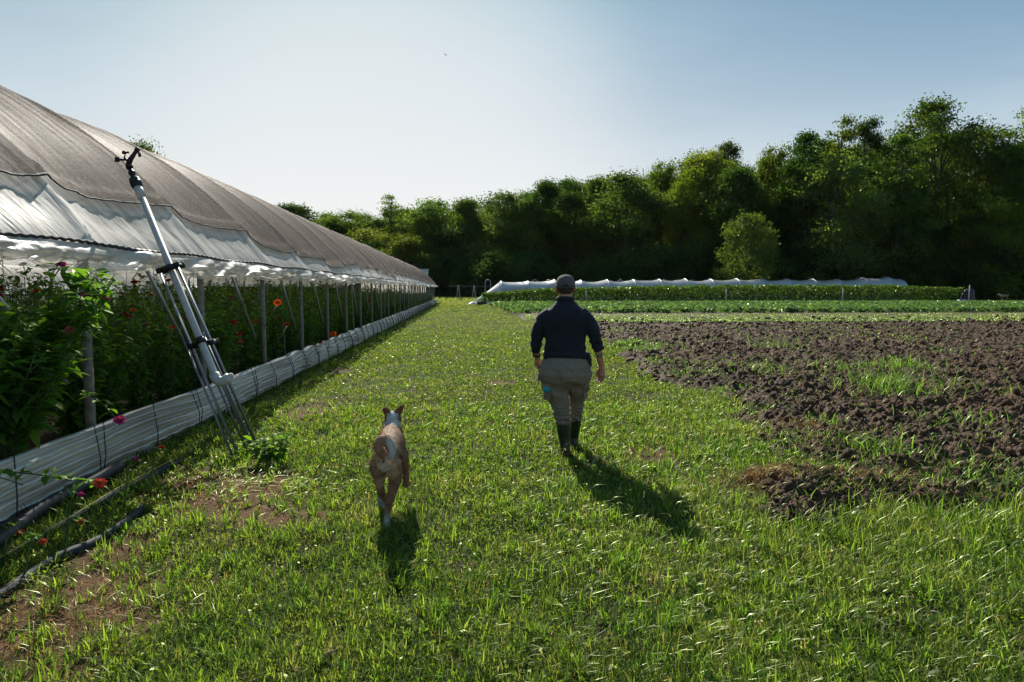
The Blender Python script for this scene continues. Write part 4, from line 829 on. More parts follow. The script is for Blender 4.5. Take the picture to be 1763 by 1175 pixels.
def zinnia(seed, H, spread, nst, heads_col, dens=1.0, leaf=.085, bias=(0, 0), f0=.12):
    rs = np.random.RandomState(seed); t = empty('zinnia_plant'); st = MB(); LP, LD, LL = [], [], []; tips = []
    for i in range(nst):
        az = rs.rand() * 6.283; h = H * (.65 + .4 * rs.rand()); r = spread * (.3 + .9 * rs.rand())
        s = np.linspace(0, 1, 7); bx, by = rs.randn(2) * .04
        pts = np.stack([bx + r * np.cos(az) * s ** 1.4, by + r * np.sin(az) * s ** 1.4, h * s], -1) + rs.randn(7, 3) * .012; pts[0, 2] = 0; pts[:, 0] += bias[0] * s ** 1.8; pts[:, 1] += bias[1] * s ** 1.8
        st.tube(pts, np.linspace(.007, .0035, 7), 5); tips.append(pts[-1])
        nn = int(h / .085 * dens)
        for k in range(nn):
            f = f0 + (.98 - f0) * (k + .5) / nn; p = np.array([np.interp(f, s, pts[:, j]) for j in range(3)]); a = az + k * 1.57 + rs.randn() * .3
            for sgn in (0, math.pi):
                LP.append(p); LD.append([math.cos(a + sgn), math.sin(a + sgn), .35 + .3 * rs.randn()]); LL.append(leaf * (.55 + .8 * rs.rand()) * (1.15 - .4 * f))
            if rs.rand() < .55 * dens:   # side shoot
                a2 = rs.rand() * 6.28; q_ = p + np.array([math.cos(a2) * .12, math.sin(a2) * .12, .12]); st.tube([p, (p + q_) / 2 + [0, 0, -.02], q_], [.004, .003, .002], 4)
                for kk in range(5):
                    a3 = rs.rand() * 6.28; LP.append(p + (q_ - p) * (.4 + .15 * kk)); LD.append([math.cos(a3), math.sin(a3), .4 * rs.randn() + .3]); LL.append(leaf * (.4 + .6 * rs.rand()))
    LP, LD, LL = np.array(LP), np.array(LD), np.array(LL); n = len(LP)
    mx = rs.rand(n, 1); col = np.array([.045, .12, .026]) * (1 - mx) + np.array([.11, .20, .035]) * mx
    V, q, C = leaf_mesh(LP, LD, LL, LL * (.38 + .14 * rs.rand(n)), .1 + .5 * rs.rand(n), col, rs)
    st.build('stems', M_stem, t, col=False); build_np('leaves', V, [q], M_zin, t, col=C)
    for i, hc in enumerate(heads_col):
        fl_ = flower_mesh(hc, seed * 10 + i); o = bpy.data.objects.new('flower', fl_); scene.collection.objects.link(o); o.parent = t
        tp = tips[i % len(tips)]; o.location = (tp[0], tp[1], tp[2] + .01); o.rotation_euler = (rs.randn() * .35, rs.randn() * .35, rs.rand() * 6)
        sc_ = .8 + .5 * rs.rand(); o.scale = (sc_,) * 3
    return t
_fm = {}
def flower_mesh(hc, seed):
    if hc in _fm: return _fm[hc]
    rs = np.random.RandomState(seed); cols = {'magenta': (.42, .012, .16), 'orange': (.65, .10, .01), 'red': (.45, .02, .02), 'pink': (.55, .10, .16), 'coral': (.55, .07, .05)}[hc]
    P, D, Lh = [], [], []
    for ly, (nn, L0, up) in enumerate(((15, .042, .12), (13, .034, .38), (9, .022, .8))):
        for k in range(nn):
            a = 2 * math.pi * (k + .5 * ly) / nn + rs.randn() * .08; P.append([.006 * math.cos(a), .006 * math.sin(a), .004 * ly]); D.append([math.cos(a), math.sin(a), up]); Lh.append(L0 * (.9 + .2 * rs.rand()))
    P, D, Lh = map(np.array, (P, D, Lh)); col = np.tile([cols], (len(P), 1)) * (.75 + .5 * rs.rand(len(P), 1))
    V, q, C = leaf_mesh(P, D, Lh, Lh * .42, np.full(len(P), .15), col, rs)
    mb = MB(); mb.add(V, [q]); mb.C[-1] = C; mb.ball((0, 0, .012), (.011, .011, .012), 10, (.35, .16, .02) if hc != 'red' else (.12, .03, .02)); mb.tube([(0, 0, -.05), (0, 0, 0)], .004, 5, (.06, .11, .03))
    o = mb.build('flower', M_petal); me = o.data; bpy.data.objects.remove(o); _fm[hc] = me; return me
zp = [zinnia(101, 1.42, .28, 11, ['red', 'coral'], 1, .105), zinnia(102, 1.3, .3, 11, ['orange'], 1, .105), zinnia(103, 1.45, .26, 10, ['pink', 'red'], 1, .105), zinnia(104, 1.3, .3, 12, ['coral', 'magenta'], 1, .105), zinnia(105, 1.38, .28, 10, [], 1, .11)]
zlab = ['leafy zinnia plant with small red or coral blooms in the shade of the greenhouse', 'leafy zinnia plant with an orange bloom in the shade of the greenhouse', 'leafy zinnia plant with pink and red blooms in the shade of the greenhouse', 'leafy zinnia plant with coral and magenta blooms in the shade of the greenhouse', 'leafy zinnia plant without a bloom in the shade of the greenhouse']
zuse = set()
def put_z(k, x, y, sc, rz, label=None, group='zinnia plants in the greenhouse beds'):
    if k in zuse: o = dup(zp[k], (x, y, .04), rz, sc)
    else: o = zp[k]; zuse.add(k); o.location = (x, y, .04); o.rotation_euler = (0, 0, rz); o.scale = (sc,) * 3
    o.name = 'zinnia_plant'; tag(o, label or zlab[k], 'flower plant', group)
rn = random.Random(4)
for row, (xr, dy, y_end, k0) in enumerate([(-3.62, .62, 40, 0), (-4.35, .75, 34, 1), (-5.2, .95, 34, 2), (-6.4, 1.1, 34, 1), (-7.7, 1.5, 36, 3), (-9.2, 2.0, 36, 0)]):
    y = 3.2 + row * .5 if row < 3 else 5 + row
    if row == 0: y = 7.6
    if row == 1: y = 5.6
    if row == 2: y = 6.5
    while y < y_end:
        sc_ = rn.uniform(.92, 1.12) * (1.0 if y > 12 else 1.0) * (1 if row < 2 else 1.12)
        put_z(rn.choice([0, 1, 2, 3, 4, 4, 3]), xr + rn.uniform(-.15, .15), y + rn.uniform(-.15, .15), sc_, rn.uniform(0, 6)); y += dy * rn.uniform(.85, 1.15)
# far mass of the same foliage
n = 26000; y = 34 + 39 * rs.rand(n) ** 1.1; x = WX - .35 - 8.5 * rs.rand(n) ** 1.5; z = .1 + 1.0 * rs.rand(n) * (.5 + .8 * fbm(x * 2, y * 2, 3)); c = np.array([[.03, .075, .018]]) + rs.rand(n, 1) * np.array([[.04, .06, .012]])
LQ = leafquads(x, y, z, .07 + .05 * rs.rand(n), c, .4); tag(build_np('bed_foliage', LQ[0], [LQ[1]], M_zin, col=LQ[2]), kind='stuff')
# foreground plants
g1 = zinnia(201, 1.56, .42, 20, [], 1.0, .16, (.36, -.05), .36)
def addfl(t, hc, px, py, Y, sc, tilt=(0, 0)):
    a = atY(px, py, Y); o = bpy.data.objects.new('flower', flower_mesh(hc, 7)); scene.collection.objects.link(o); o.parent = t
    s0 = t.scale[0]; rel = ((a[0] - t.location[0]) / s0, (a[1] - t.location[1]) / s0, (a[2] - t.location[2]) / s0)
    o.location = rel; o.rotation_euler = (tilt[0], tilt[1], 0); o.scale = (sc,) * 3
    s_ = MB(); s_.tube([(rel[0] - tilt[1] * .1, rel[1] + tilt[0] * .1, rel[2] - .02), (rel[0] * .93 - tilt[1] * .2, rel[1] * .93, rel[2] - .14), (rel[0] * .75, rel[1] * .75, rel[2] - .38)], .005, 6)
    ob = s_.build('flower_stem', M_stem, t, col=False)
g1.location = (-3.3, 5.05, .04); g1.name = 'zinnia_plant'; tag(g1, 'tall sunlit zinnia bush at the left edge of the photo with magenta blooms on top', 'flower plant', 'zinnia plants in the greenhouse beds')
addfl(g1, 'magenta', 107, 456, 5.2, .95, (.3, .3)); addfl(g1, 'magenta', 178, 512, 5.3, 1.0, (.2, .3)); addfl(g1, 'magenta', 148, 510, 5.1, 1.0, (.5, .1)); addfl(g1, 'pink', 120, 568, 5.0, .8, (.9, 0))
def fg(seed, x, y, H, spread, nst, label, sc=1.0, dens=1.05, leaf=.145, fl=(), bias=(0, 0), f0=.2):
    g = zinnia(seed, H, spread, nst, [], dens, leaf, bias, f0); g.location = (x, y, .03); g.name = 'zinnia_plant'; tag(g, label, 'flower plant', 'zinnia plants in the greenhouse beds')
    for f in fl: addfl(g, *f)
    return g
fg(202, -3.4, 4.6, 1.35, .34, 16, 'dark leafy zinnia bush cut by the left edge, below the magenta blooms', bias=(.22, 0), f0=.3)
fg(203, -3.55, 6.35, 1.36, .36, 14, 'zinnia bush behind the first post with leaves lit from above', fl=[('orange', 230, 535, 6.4, .8, (.2, 0))])
fg(204, -3.6, 5.2, 1.5, .34, 16, 'shaded zinnia bush inside behind the tall sunlit bush')
fg(205, -3.6, 7.0, 1.15, .36, 12, 'low zinnia bush behind the sprinkler legs', fl=[('coral', 297, 564, 7.2, .9, (.3, 0))])
fg(206, -3.30, 14.6, .95, .22, 7, 'zinnia with an orange bloom leaning out over the white curtain', leaf=.1, fl=[('orange', 574, 575, 14.2, 1.5, (.9, .2)), ('red', 552, 590, 14.0, 1.1, (.6, 0))])
fg(207, -3.42, 9.7, 1.2, .25, 8, 'zinnia with a bright orange bloom between the second and third post', fl=[('orange', 478, 521, 9.9, 1.3, (.9, .1)), ('coral', 440, 553, 9.6, 1.0, (.6, 0)), ('red', 494, 558, 10.2, 1.0, (.5, 0)), ('red', 413, 575, 9.0, .9, (.5, 0)), ('coral', 415, 588, 8.8, .9, (.4, 0))])
# sprawling stems outside at lower left: custom plants lying over the curtain
def sprawl(name, base, tip, nleaf, leaf, hc, label, seed, fsc=1.0):
    rs = np.random.RandomState(seed); t = empty('zinnia_plant', base); b = np.array(base); e = np.array(tip) - b; s = np.linspace(0, 1, 9)
    pts = e[None] * s[:, None] + np.array([0, 0, 1])[None] * (.14 * np.sin(np.pi * s))[:, None]; st = MB(); st.tube(pts, np.linspace(.006, .0035, 9), 6); st.build('stems', M_stem, t, col=False)
    f = .3 + .7 * rs.rand(nleaf); P = np.stack([np.interp(f, s, pts[:, j]) for j in range(3)], -1); D = rs.randn(nleaf, 3); D[:, 2] = np.abs(D[:, 2]) * .7; Lh = leaf * (.6 + .6 * rs.rand(nleaf))
    mx = rs.rand(nleaf, 1); col = np.array([.05, .12, .025]) * (1 - mx) + np.array([.12, .21, .035]) * mx
    V, q, C = leaf_mesh(P, D, Lh, Lh * .42, .2 + .4 * rs.rand(nleaf), col, rs); build_np('leaves', V, [q], M_zin, t, col=C)
    if hc: o = bpy.data.objects.new('flower', flower_mesh(hc, 3)); scene.collection.objects.link(o); o.parent = t; o.location = pts[-1] + [0, 0, .02]; o.rotation_euler = (.5, .3, 0); o.scale = (fsc,) * 3
    tag(t, label, 'flower plant', 'zinnia plants in the greenhouse beds')
def A3(px, py, Y): return atY(px, py, Y)
sprawl('z', (-3.1, 3.6, .42), A3(172, 838, 3.95), 26, .105, 'coral', 'sunlit zinnia shoot with a coral bloom fallen over the curtain above the pipes', 301, .9)
sprawl('z', (-3.15, 3.5, .5), A3(40, 835, 3.75), 18, .12, None, 'leafy shoot hanging over the curtain at the left edge', 302)
sprawl('z', (-3.2, 5.6, .62), A3(206, 728, 4.95), 16, .10, 'magenta', 'drooping zinnia shoot with a magenta bloom over the curtain left of the sprinkler legs', 303, 1.0)
for i, (px, py, Y, hc, lb) in enumerate([(235, 803, 4.85, 'magenta', 'small magenta bloom on the ground between curtain and grey pipe'), (278, 782, 5.15, 'red', 'dark red bloom on the ground beside the end of the grey pipe'), (75, 948, 3.75, 'coral', 'small red bloom lying low between the lower pipes'), (36, 932, 3.95, 'red', 'small crimson bloom near the left edge between the pipes'), (140, 912, 4.0, 'coral', 'small coral bloom low under the sunlit shoot'), (140, 865, 4.3, 'magenta', 'tiny magenta bloom in the shade under the black pipe')]):
    a = atY(px, py, Y); z0 = max(a[2], .03); sprawl('z', (a[0] - .08, a[1] - .04, 0.0), (a[0], a[1], z0 + .03), 7, .06, hc, lb, 310 + i, .5)
# leafy dark weed at the sprinkler feet
wd = zinnia(220, .22, .16, 9, [], 1.4, .13); a = G(462, 800); wd.location = (a[0], a[1], 0); wd.name = 'broadleaf_weed'; tag(wd, 'dark broad leaved weed in the grass right of the sprinkler feet', 'weed')
# ================================================================== PIPES ON THE GROUND
M_bp = solid('black_poly_pipe', (.014, .015, .018), .5, var=.2, bump=.15, bscale=12); M_gp = solid('grey_pipe', (.028, .032, .04), .8, var=.25, scale=5, bump=.1)  # grey pipe tone darkened: shade beside the house is put into the colour
def pipe(name, pts, r, mat, label, sag=0.0):
    p_ = MB(); pts = np.array(pts, float); s = np.linspace(0, 1, 14); P = np.stack([np.interp(s * (len(pts) - 1), range(len(pts)), pts[:, j]) for j in range(3)], -1); P[:, 0] += .012 * np.sin(s * 9); P[:, 2] += .004 * np.sin(s * 14)
    p_.tube(P, r, 14, cap=False)
    for e, d_ in ((0, 1), (-1, -1)):  # open tube ends, inner wall
        q_ = P[e]; dd = (P[e + d_] - P[e]); dd /= np.linalg.norm(dd); p_.tube([q_ + dd * .0, q_ + dd * .25], r * .86, 14, cap=False); p_.tube([q_ - dd * .002, q_ + dd * .004], [r * 1.03, r * 1.03], 14)
    o = p_.build(name, mat, col=False); tag(o, label, 'pipe')
g_ = lambda px, py, z: (*G(px, py, z), z - .016)
pipe('black_pipe', [g_(-150, 1010, .07), g_(0, 925, .07), g_(100, 855, .08), g_(203, 802, .10)], .048, M_bp, 'thick black pipe lying against the foot of the white curtain')
pipe('grey_pipe', [g_(-150, 1040, .03), g_(0, 958, .03), g_(70, 925, .03), g_(200, 845, .03), g_(312, 790, .03)], .027, M_gp, 'grey pipe with a yellow line beside it, next to the black pipe')
pipe('grey_pipe', [g_(-150, 1110, .03), g_(0, 1016, .03), g_(90, 962, .03), g_(160, 930, .03), g_(248, 872, .03)], .028, M_gp, 'outermost bluish grey pipe half buried in the grass')
yl = MB(); yl.tube([g_(-150, 1035, .075), g_(0, 955, .075), g_(90, 905, .075), g_(200, 838, .07), g_(300, 787, .05)], .004, 5); tag(yl.build('yellow_line', solid('yellow_line', (.5, .36, .04), .5), col=False), 'thin yellow line lying along the middle grey pipe', 'line')
stk = MB(); a = np.array(g_(425, 1172, .03)); b_ = np.array(g_(590, 1112, .05)); ts_ = np.linspace(0, 1, 8); stk.tube(a + (b_ - a) * ts_[:, None] + rs.randn(8, 3) * .008, np.linspace(.009, .005, 8), 7); stk.tube([a + (b_ - a) * .8, a + (b_ - a) * .85 + [.02, -.03, .03]], [.012, .006], 6)
tag(stk.build('dry_stick', solid('dry_stick', (.32, .22, .13), .9, bump=.5), col=False), 'dry broken stick in the foreground grass at the bottom', 'stick')
# ================================================================== SPRINKLER ON A FOLDED TRIPOD
sp = empty('sprinkler_tripod', (*G(430, 782), 0)); SO = np.array(sp.location); tag(sp, 'white pipe sprinkler on a folded grey metal tripod leaning on the greenhouse eave', 'sprinkler')
M_pvc = solid('white_pvc', (.46, .45, .42), .55, var=.15, scale=8); M_ang = solid('grey_angle_bar', (.20, .22, .25), .42, .6, var=.2, scale=10); M_blk = solid('black_steel', (.012, .013, .014), .45, .2); M_brass = solid('dark_brass', (.035, .022, .02), .5, .5)
def sb(mb, name, mat, parent=None, smooth_sh=True): mb.V = [v - SO for v in mb.V]; return mb.build(name, mat, parent or sp, smooth_sh, False)
pA = np.array(atY(372, 652, 6.45)); pB = np.array(atY(237, 322, 7.02)); ax = (pB - pA) / np.linalg.norm(pB - pA)
p_ = MB(); p_.tube([pA, pA + ax * .04, pB], .033, 18); p_.tube([pB - ax * .14, pB + ax * .0], .041, 18); pv = sb(p_, 'riser_pipe', M_pvc)
e_ = MB(); side = np.array([.94, -.2, .18]); side /= np.linalg.norm(side); cpts = [pA + ax * .05, pA, pA - ax * .035 + side * .02, pA - ax * .04 + side * .06, pA - ax * .02 + side * .11, pA + ax * .0 + side * .14]; e_.tube(cpts, [.047, .048, .049, .046, .046, .040], 16); e_.tube([pA + side * .13, pA + side * .165], [.024, .024], 12); sb(e_, 'elbow', M_pvc)
c_ = MB(); c_.tube([pB - ax * .01, pB, pB + ax * .09, pB + ax * .10], [.044, .052, .050, .04], 16); c_.tube([pB + ax * .03, pB + ax * .06], [.054, .054], 16); sb(c_, 'coupling', M_blk)
h_ = MB(); t0 = pB + ax * .10
h_.tube([t0, t0 + ax * .12], [.026, .022], 10); h_.tube([t0 + ax * .05, t0 + ax * .075], .034, 6); h_.tube([t0 + ax * .12, t0 + ax * .16], [.034, .03], 10)
n0 = t0 + ax * .16; up = np.array([0, 0, 1.0]); rt = np.array([1.0, .1, 0])
h_.tube([n0, n0 + up * .05 + rt * .02, n0 + up * .11 + rt * .06, n0 + up * .145 + rt * .085], [.026, .024, .018, .021], 10)
h_.tube([n0 + up * .135 + rt * .078, n0 + up * .165 + rt * .097], [.024, .024], 10)
hd = sb(h_, 'sprinkler_head', M_brass)
a_ = MB(); a_.tube([n0 + up * .02, n0 + up * .07 - rt * .035, n0 + up * .115 - rt * .02, n0 + up * .12 + rt * .01], .011, 7); a_.tube([n0 + up * .045, n0 + up * .045 - rt * .09], [.012, .01], 7); a_.box(n0 + up * .045 - rt * .10, (.02, .014, .022), rz=.3); a_.tube([n0 + up * .1 - rt * .04, n0 + up * .13 - rt * .035], .017, 8); a_.box(n0 + up * .10 + rt * .105, (.006, .02, .022)); sb(a_, 'impact_arm', M_brass, hd)
# legs: three pairs of angle bars
topc = pA + ax * np.dot(np.array(atY(291, 461, 6.8)) - pA, ax)
tops = [np.array(atY(276, 462, 6.78)), np.array(atY(306, 452, 6.74)), np.array(atY(297, 462, 6.90))]
feet = [np.array((*G(414, 786), 0.0)), np.array((*G(450, 776), 0.0)), np.array((*G(436, 773), 0.0))]
for i, (a, b) in enumerate(zip(tops, feet)):
    d_ = (b - a) / np.linalg.norm(b - a); s1 = np.cross(d_, [0, 0, 1.0]); s1 /= np.linalg.norm(s1); s2 = np.cross(d_, s1)
    lg = MB()
    def bar(mb, p, q, w, t):   # L-section bar
        for (u_, v_, cw, ct) in ((s1, s2, w, t), (s2, s1, w, t)):
            P = []
            for e in (p, q):
                P += [e + u_ * 0 + v_ * 0, e + u_ * cw, e + u_ * cw + v_ * ct, e + v_ * ct]
            mb.add(np.array(P), [[[0, 1, 5, 4], [1, 2, 6, 5], [2, 3, 7, 6], [3, 0, 4, 7], [3, 2, 1, 0], [4, 5, 6, 7]]])
    bar(lg, a, a + (b - a) * .985, .032, .004); leg = sb(lg, 'leg', M_ang, smooth_sh=False)
    l2 = MB(); off_ = s1 * .042 + s2 * .018; bar(l2, a + (b - a) * .36 + off_, b + off_ * 1.2 - d_ * .0, .026, .004); sb(l2, 'leg_extension', M_ang, leg, smooth_sh=False)
    if i < 2:
        l3 = MB(); off_ = s1 * (-.03) + s2 * .03; bar(l3, a + (b - a) * .05 + off_, a + (b - a) * .93 + off_, .018, .003); sb(l3, 'leg_strut', M_ang, leg, smooth_sh=False)
# brackets
for f, wn_ in ((0.0, .075), (.405, .095)):
    L_ = tops[0] + (feet[0] - tops[0]) * (f + .015); Rr = tops[1] + (feet[1] - tops[1]) * (f + .015); dv = Rr - L_; ln = np.linalg.norm(dv); dv /= ln
    bk = MB(); mid = (L_ + Rr) / 2; fw = np.array([0, -1.0, 0]); 
    for s_ in (0, 1):
        oo = fw * (.05 - .12 * s_); P = []
        for e in (L_ - dv * .03, Rr + dv * .03):
            for u_, v_ in ((-1, -1), (1, -1), (1, 1), (-1, 1)): P.append(e + oo + ax * .028 * u_ + fw * .006 * v_)
        bk.add(np.array(P), [[[0, 1, 5, 4], [1, 2, 6, 5], [2, 3, 7, 6], [3, 0, 4, 7], [3, 2, 1, 0], [4, 5, 6, 7]]])
    for e in (L_, Rr): bk.tube([e + fw * .07, e - fw * .09], [.017, .017], 10)
    cc = pA + ax * np.dot(mid - pA, ax); bk.tube([cc - ax * .03, cc + ax * .03], [.045, .045], 16)
    sb(bk, 'bracket', M_blk, smooth_sh=False)
# ================================================================== FIGURES
def remesh(parts_mb, name, voxel, mat, parent, colf=None, smooth_it=6, disp=None):
    o = parts_mb.build(name, None, None, True, False)
    m = o.modifiers.new('r', 'REMESH'); m.mode = 'VOXEL'; m.voxel_size = voxel; m.use_smooth_shade = True
    if smooth_it: s = o.modifiers.new('s', 'SMOOTH'); s.iterations = smooth_it; s.factor = .5
    dg = bpy.context.evaluated_depsgraph_get(); ev = o.evaluated_get(dg); me = bpy.data.meshes.new_from_object(ev); bpy.data.objects.remove(o)
    n = len(me.vertices); V = np.zeros(n * 3, np.float32); me.vertices.foreach_get('co', V); V = V.reshape(-1, 3).astype(float)
    Nn = np.zeros(n * 3, np.float32); me.vertices.foreach_get('normal', Nn); Nn = Nn.reshape(-1, 3)
    if disp is not None: V2 = V + Nn * disp(V)[:, None]; me.vertices.foreach_set('co', V2.astype(np.float32).ravel())
    if colf is not None:
        ca = me.color_attributes.new('Col', 'FLOAT_COLOR', 'POINT'); c4 = np.ones((n, 4), np.float32); c4[:, :3] = colf(V, Nn); ca.data.foreach_set('color', c4.ravel())
    me.polygons.foreach_set('use_smooth', np.ones(len(me.polygons), bool)); me.update()
    me.materials.clear(); me.materials.append(mat); o = bpy.data.objects.new(name, me); scene.collection.objects.link(o); o.parent = parent
    return o
def f3(V, s, o=3): return (fbm(V[:, 0] * s + V[:, 2] * s * .7, V[:, 1] * s + V[:, 2] * s * .9 + 5, o) + fbm(V[:, 0] * s * .8 + 3, V[:, 2] * s + V[:, 1] * .5 * s, o)) / 2 - .5
# ---------------------------------------------------------------- walker
gx, gy = G(972, 783); W = empty('person', (gx, gy, 0), 0.0); W.rotation_euler = (0, 0, R(-7))
tag(W, 'person walking away in cap, navy top, khaki trousers and dark green rubber boots', 'person')
M_skin = solid('skin', (.42, .21, .14), .5, var=.12, scale=25, vcol=True); M_navy = solid('navy_cloth', (.006, .008, .017), .85, var=.3, scale=30, bump=.4, bscale=220, sheen=.04)
M_khaki = solid('khaki_cloth', (.205, .168, .125), .9, var=.18, scale=9, bump=.5, bscale=260, detail=8); M_boot = solid('rubber_boot', (.010, .022, .012), .35, var=.35, scale=14, bump=.1)
# body
b = MB()
b.rings([(0, -.01, .78, .16, .12), (0, -.01, .9, .165, .11), (0, 0, 1.05, .14, .1), (0, 0, 1.2, .16, .1), (0, 0, 1.33, .15, .08), (0, -.01, 1.40, .095, .065), (0, 0, 1.44, .07, .062), (0, .0, 1.48, .062, .062), (0, .005, 1.53, .063, .068)], 20)
b.rings([(0, .01, 1.465, .045, .05), (0, .022, 1.485, .060, .072), (0, .026, 1.52, .069, .086), (0, .022, 1.56, .074, .092), (0, .018, 1.60, .074, .09), (0, .015, 1.63, .066, .08), (0, .012, 1.655, .045, .055), (0, .01, 1.668, .02, .025)], 22)
b.ball((0, .112, 1.545), (.012, .016, .02), 8); b.ball((0, .092, 1.487), (.03, .026, .018), 8); b.ball((0, .104, 1.515), (.024, .012, .007), 8)     # nose chin lips
for s in (-1, 1):
    b.ball((s * .030, .100, 1.565), (.014, .012, .010), 8); b.ball((s * .079, .005, 1.545), (.010, .020, .033), 10); b.ball((s * .03, .103, 1.582), (.022, .01, .006), 8)
def limb(mb, pts, rad, n=14, sq=None):
    pts = np.array(pts, float); m_ = len(pts); s = np.linspace(0, m_ - 1, (m_ - 1) * 5 + 1); P = np.stack([np.interp(s, range(m_), pts[:, j]) for j in range(3)], -1)
    for _ in range(2): P[1:-1] = (P[:-2] + 2 * P[1:-1] + P[2:]) / 4
    mb.tube(P, np.interp(s, range(m_), rad), n, squash=sq)
LA = [(-.15, 0, 1.325), (-.24, .0, 1.22), (-.258, .01, 1.085), (-.268, .07, 1.0), (-.262, .12, .915)]; RAm = [(.15, 0, 1.325), (.245, -.02, 1.22), (.272, -.03, 1.08), (.31, .0, .95), (.335, .03, .835)]
for A in (LA, RAm): limb(b, A, [.042, .042, .04, .036, .025])
def hand(mb, w, d, th_side, palm_n):
    w = np.array(w, float); d = np.array(d, float); d /= np.linalg.norm(d); pn = np.array(palm_n, float); pn -= pn.dot(d) * d; pn /= np.linalg.norm(pn); sd = np.cross(d, pn)
    limb(mb, [w - d * .02, w + d * .02, w + d * .085], [.024, .030, .034], 12)
    for k, (o_, L_) in enumerate(((-.028, .058), (-.0095, .072), (.0095, .074), (.028, .064))):
        p0 = w + d * .075 + sd * o_; p1 = p0 + d * L_ * .5 + pn * .008; p2 = p1 + d * L_ * .32 + pn * L_ * .32; p3 = p2 + d * L_ * .05 + pn * L_ * .34
        limb(mb, [p0, p1, p2, p3], [.0105, .0098, .009, .0075], 8)
    t0 = w + d * .022 + sd * th_side * .024; limb(mb, [t0, t0 + d * .03 + sd * th_side * .020 + pn * .01, t0 + d * .058 + sd * th_side * .020 + pn * .026, t0 + d * .072 + sd * th_side * .012 + pn * .036], [.015, .0125, .011, .009], 8)
hand(b, (-.260, .125, .905), (.06, .08, -1), 1, (.8, -.15, 0)); hand(b, (.338, .035, .825), (.03, .1, -1), 1, (-.5, -.75, 0))
LL = [(-.10, -.01, .84), (-.075, -.005, .64), (-.04, .0, .47), (-.012, -.01, .27), (.008, -.02, .09)]; RL = [(.10, .0, .84), (.115, .07, .64), (.112, .15, .475), (.110, .20, .29), (.092, .245, .10)]
for A in (LL, RL): limb(b, A, [.10, .085, .055, .05, .035])
def skinc(V, Nn):
    c = np.tile([[.43, .215, .145]], (len(V), 1)); c = c * (1 + .25 * f3(V, 30)[:, None]); ear = (np.abs(V[:, 0]) > .07) & (V[:, 2] > 1.49); c[ear] = [.50, .10, .06]
    lip = (V[:, 1] > .1) & (np.abs(V[:, 2] - 1.515) < .008) & (abs(V[:, 0]) < .025); c[lip] = [.35, .1, .09]
    hd = (V[:, 2] < .93) & (np.abs(V[:, 0]) > .2); c[hd] = c[hd] * [1.08, .9, .85]
    tx, tz = V[:, 0] - .315, V[:, 2] - .945; rr = np.hypot(tx + .0, tz); r2 = np.hypot(tx + .008, tz - .010); tat = (rr < .026) & (r2 > .019) & (V[:, 1] < .0); c[tat] = [.05, .12, .09]
    return c
remesh(b, 'body', .0055, M_skin, W, skinc, 3)
# shirt
s = MB()
s.rings([(0, 0, .885, .203, .135), (0, 0, .90, .206, .140), (0, 0, .96, .196, .135), (0, .0, 1.04, .188, .126), (0, 0, 1.12, .190, .126), (0, -.005, 1.22, .200, .128), (0, -.01, 1.30, .200, .122), (0, -.012, 1.345, .185, .108), (0, -.010, 1.385, .140, .092), (0, -.005, 1.412, .105, .080), (0, 0, 1.43, .088, .078), (0, .0, 1.465, .084, .078), (0, 0, 1.475, .078, .072)], 28, p=2.3)
limb(s, [(-.13, -.01, 1.325), (-.195, 0, 1.275), (-.247, .0, 1.17), (-.262, .01, 1.075), (-.272, .05, 1.005), (-.270, .075, .985)], [.072, .070, .062, .057, .053, .050], 16)
limb(s, [(.13, -.01, 1.325), (.195, -.01, 1.275), (.253, -.025, 1.17), (.278, -.03, 1.08), (.300, -.01, 1.01), (.308, .0, .985)], [.072, .070, .062, .056, .052, .049], 16)
def shd(V):
    arm = np.abs(V[:, 0]) > .2
    d = .014 * f3(V, 9) * 2 + .010 * np.abs(f3(V, 5)) * 3 * smooth(.9, 1.0, V[:, 2]) * smooth(1.36, 1.25, V[:, 2]) + .007 * np.sin(V[:, 2] * 95 + 6 * V[:, 0] + 12 * f3(V, 5)) * (smooth(1.08, .93, V[:, 2]) * .9 * (~arm) + .9 * arm * smooth(1.2, 1.0, V[:, 2]))
    d += .004 * (np.abs(V[:, 2] - 1.437) < .006) * -1; d += np.where((V[:, 2] < .91) & ~arm, .004, 0)
    d += .004 * (np.abs(V[:, 0] - .0) < .0) ; return d
remesh(s, 'shirt', .007, M_navy, W, None, 3, shd)
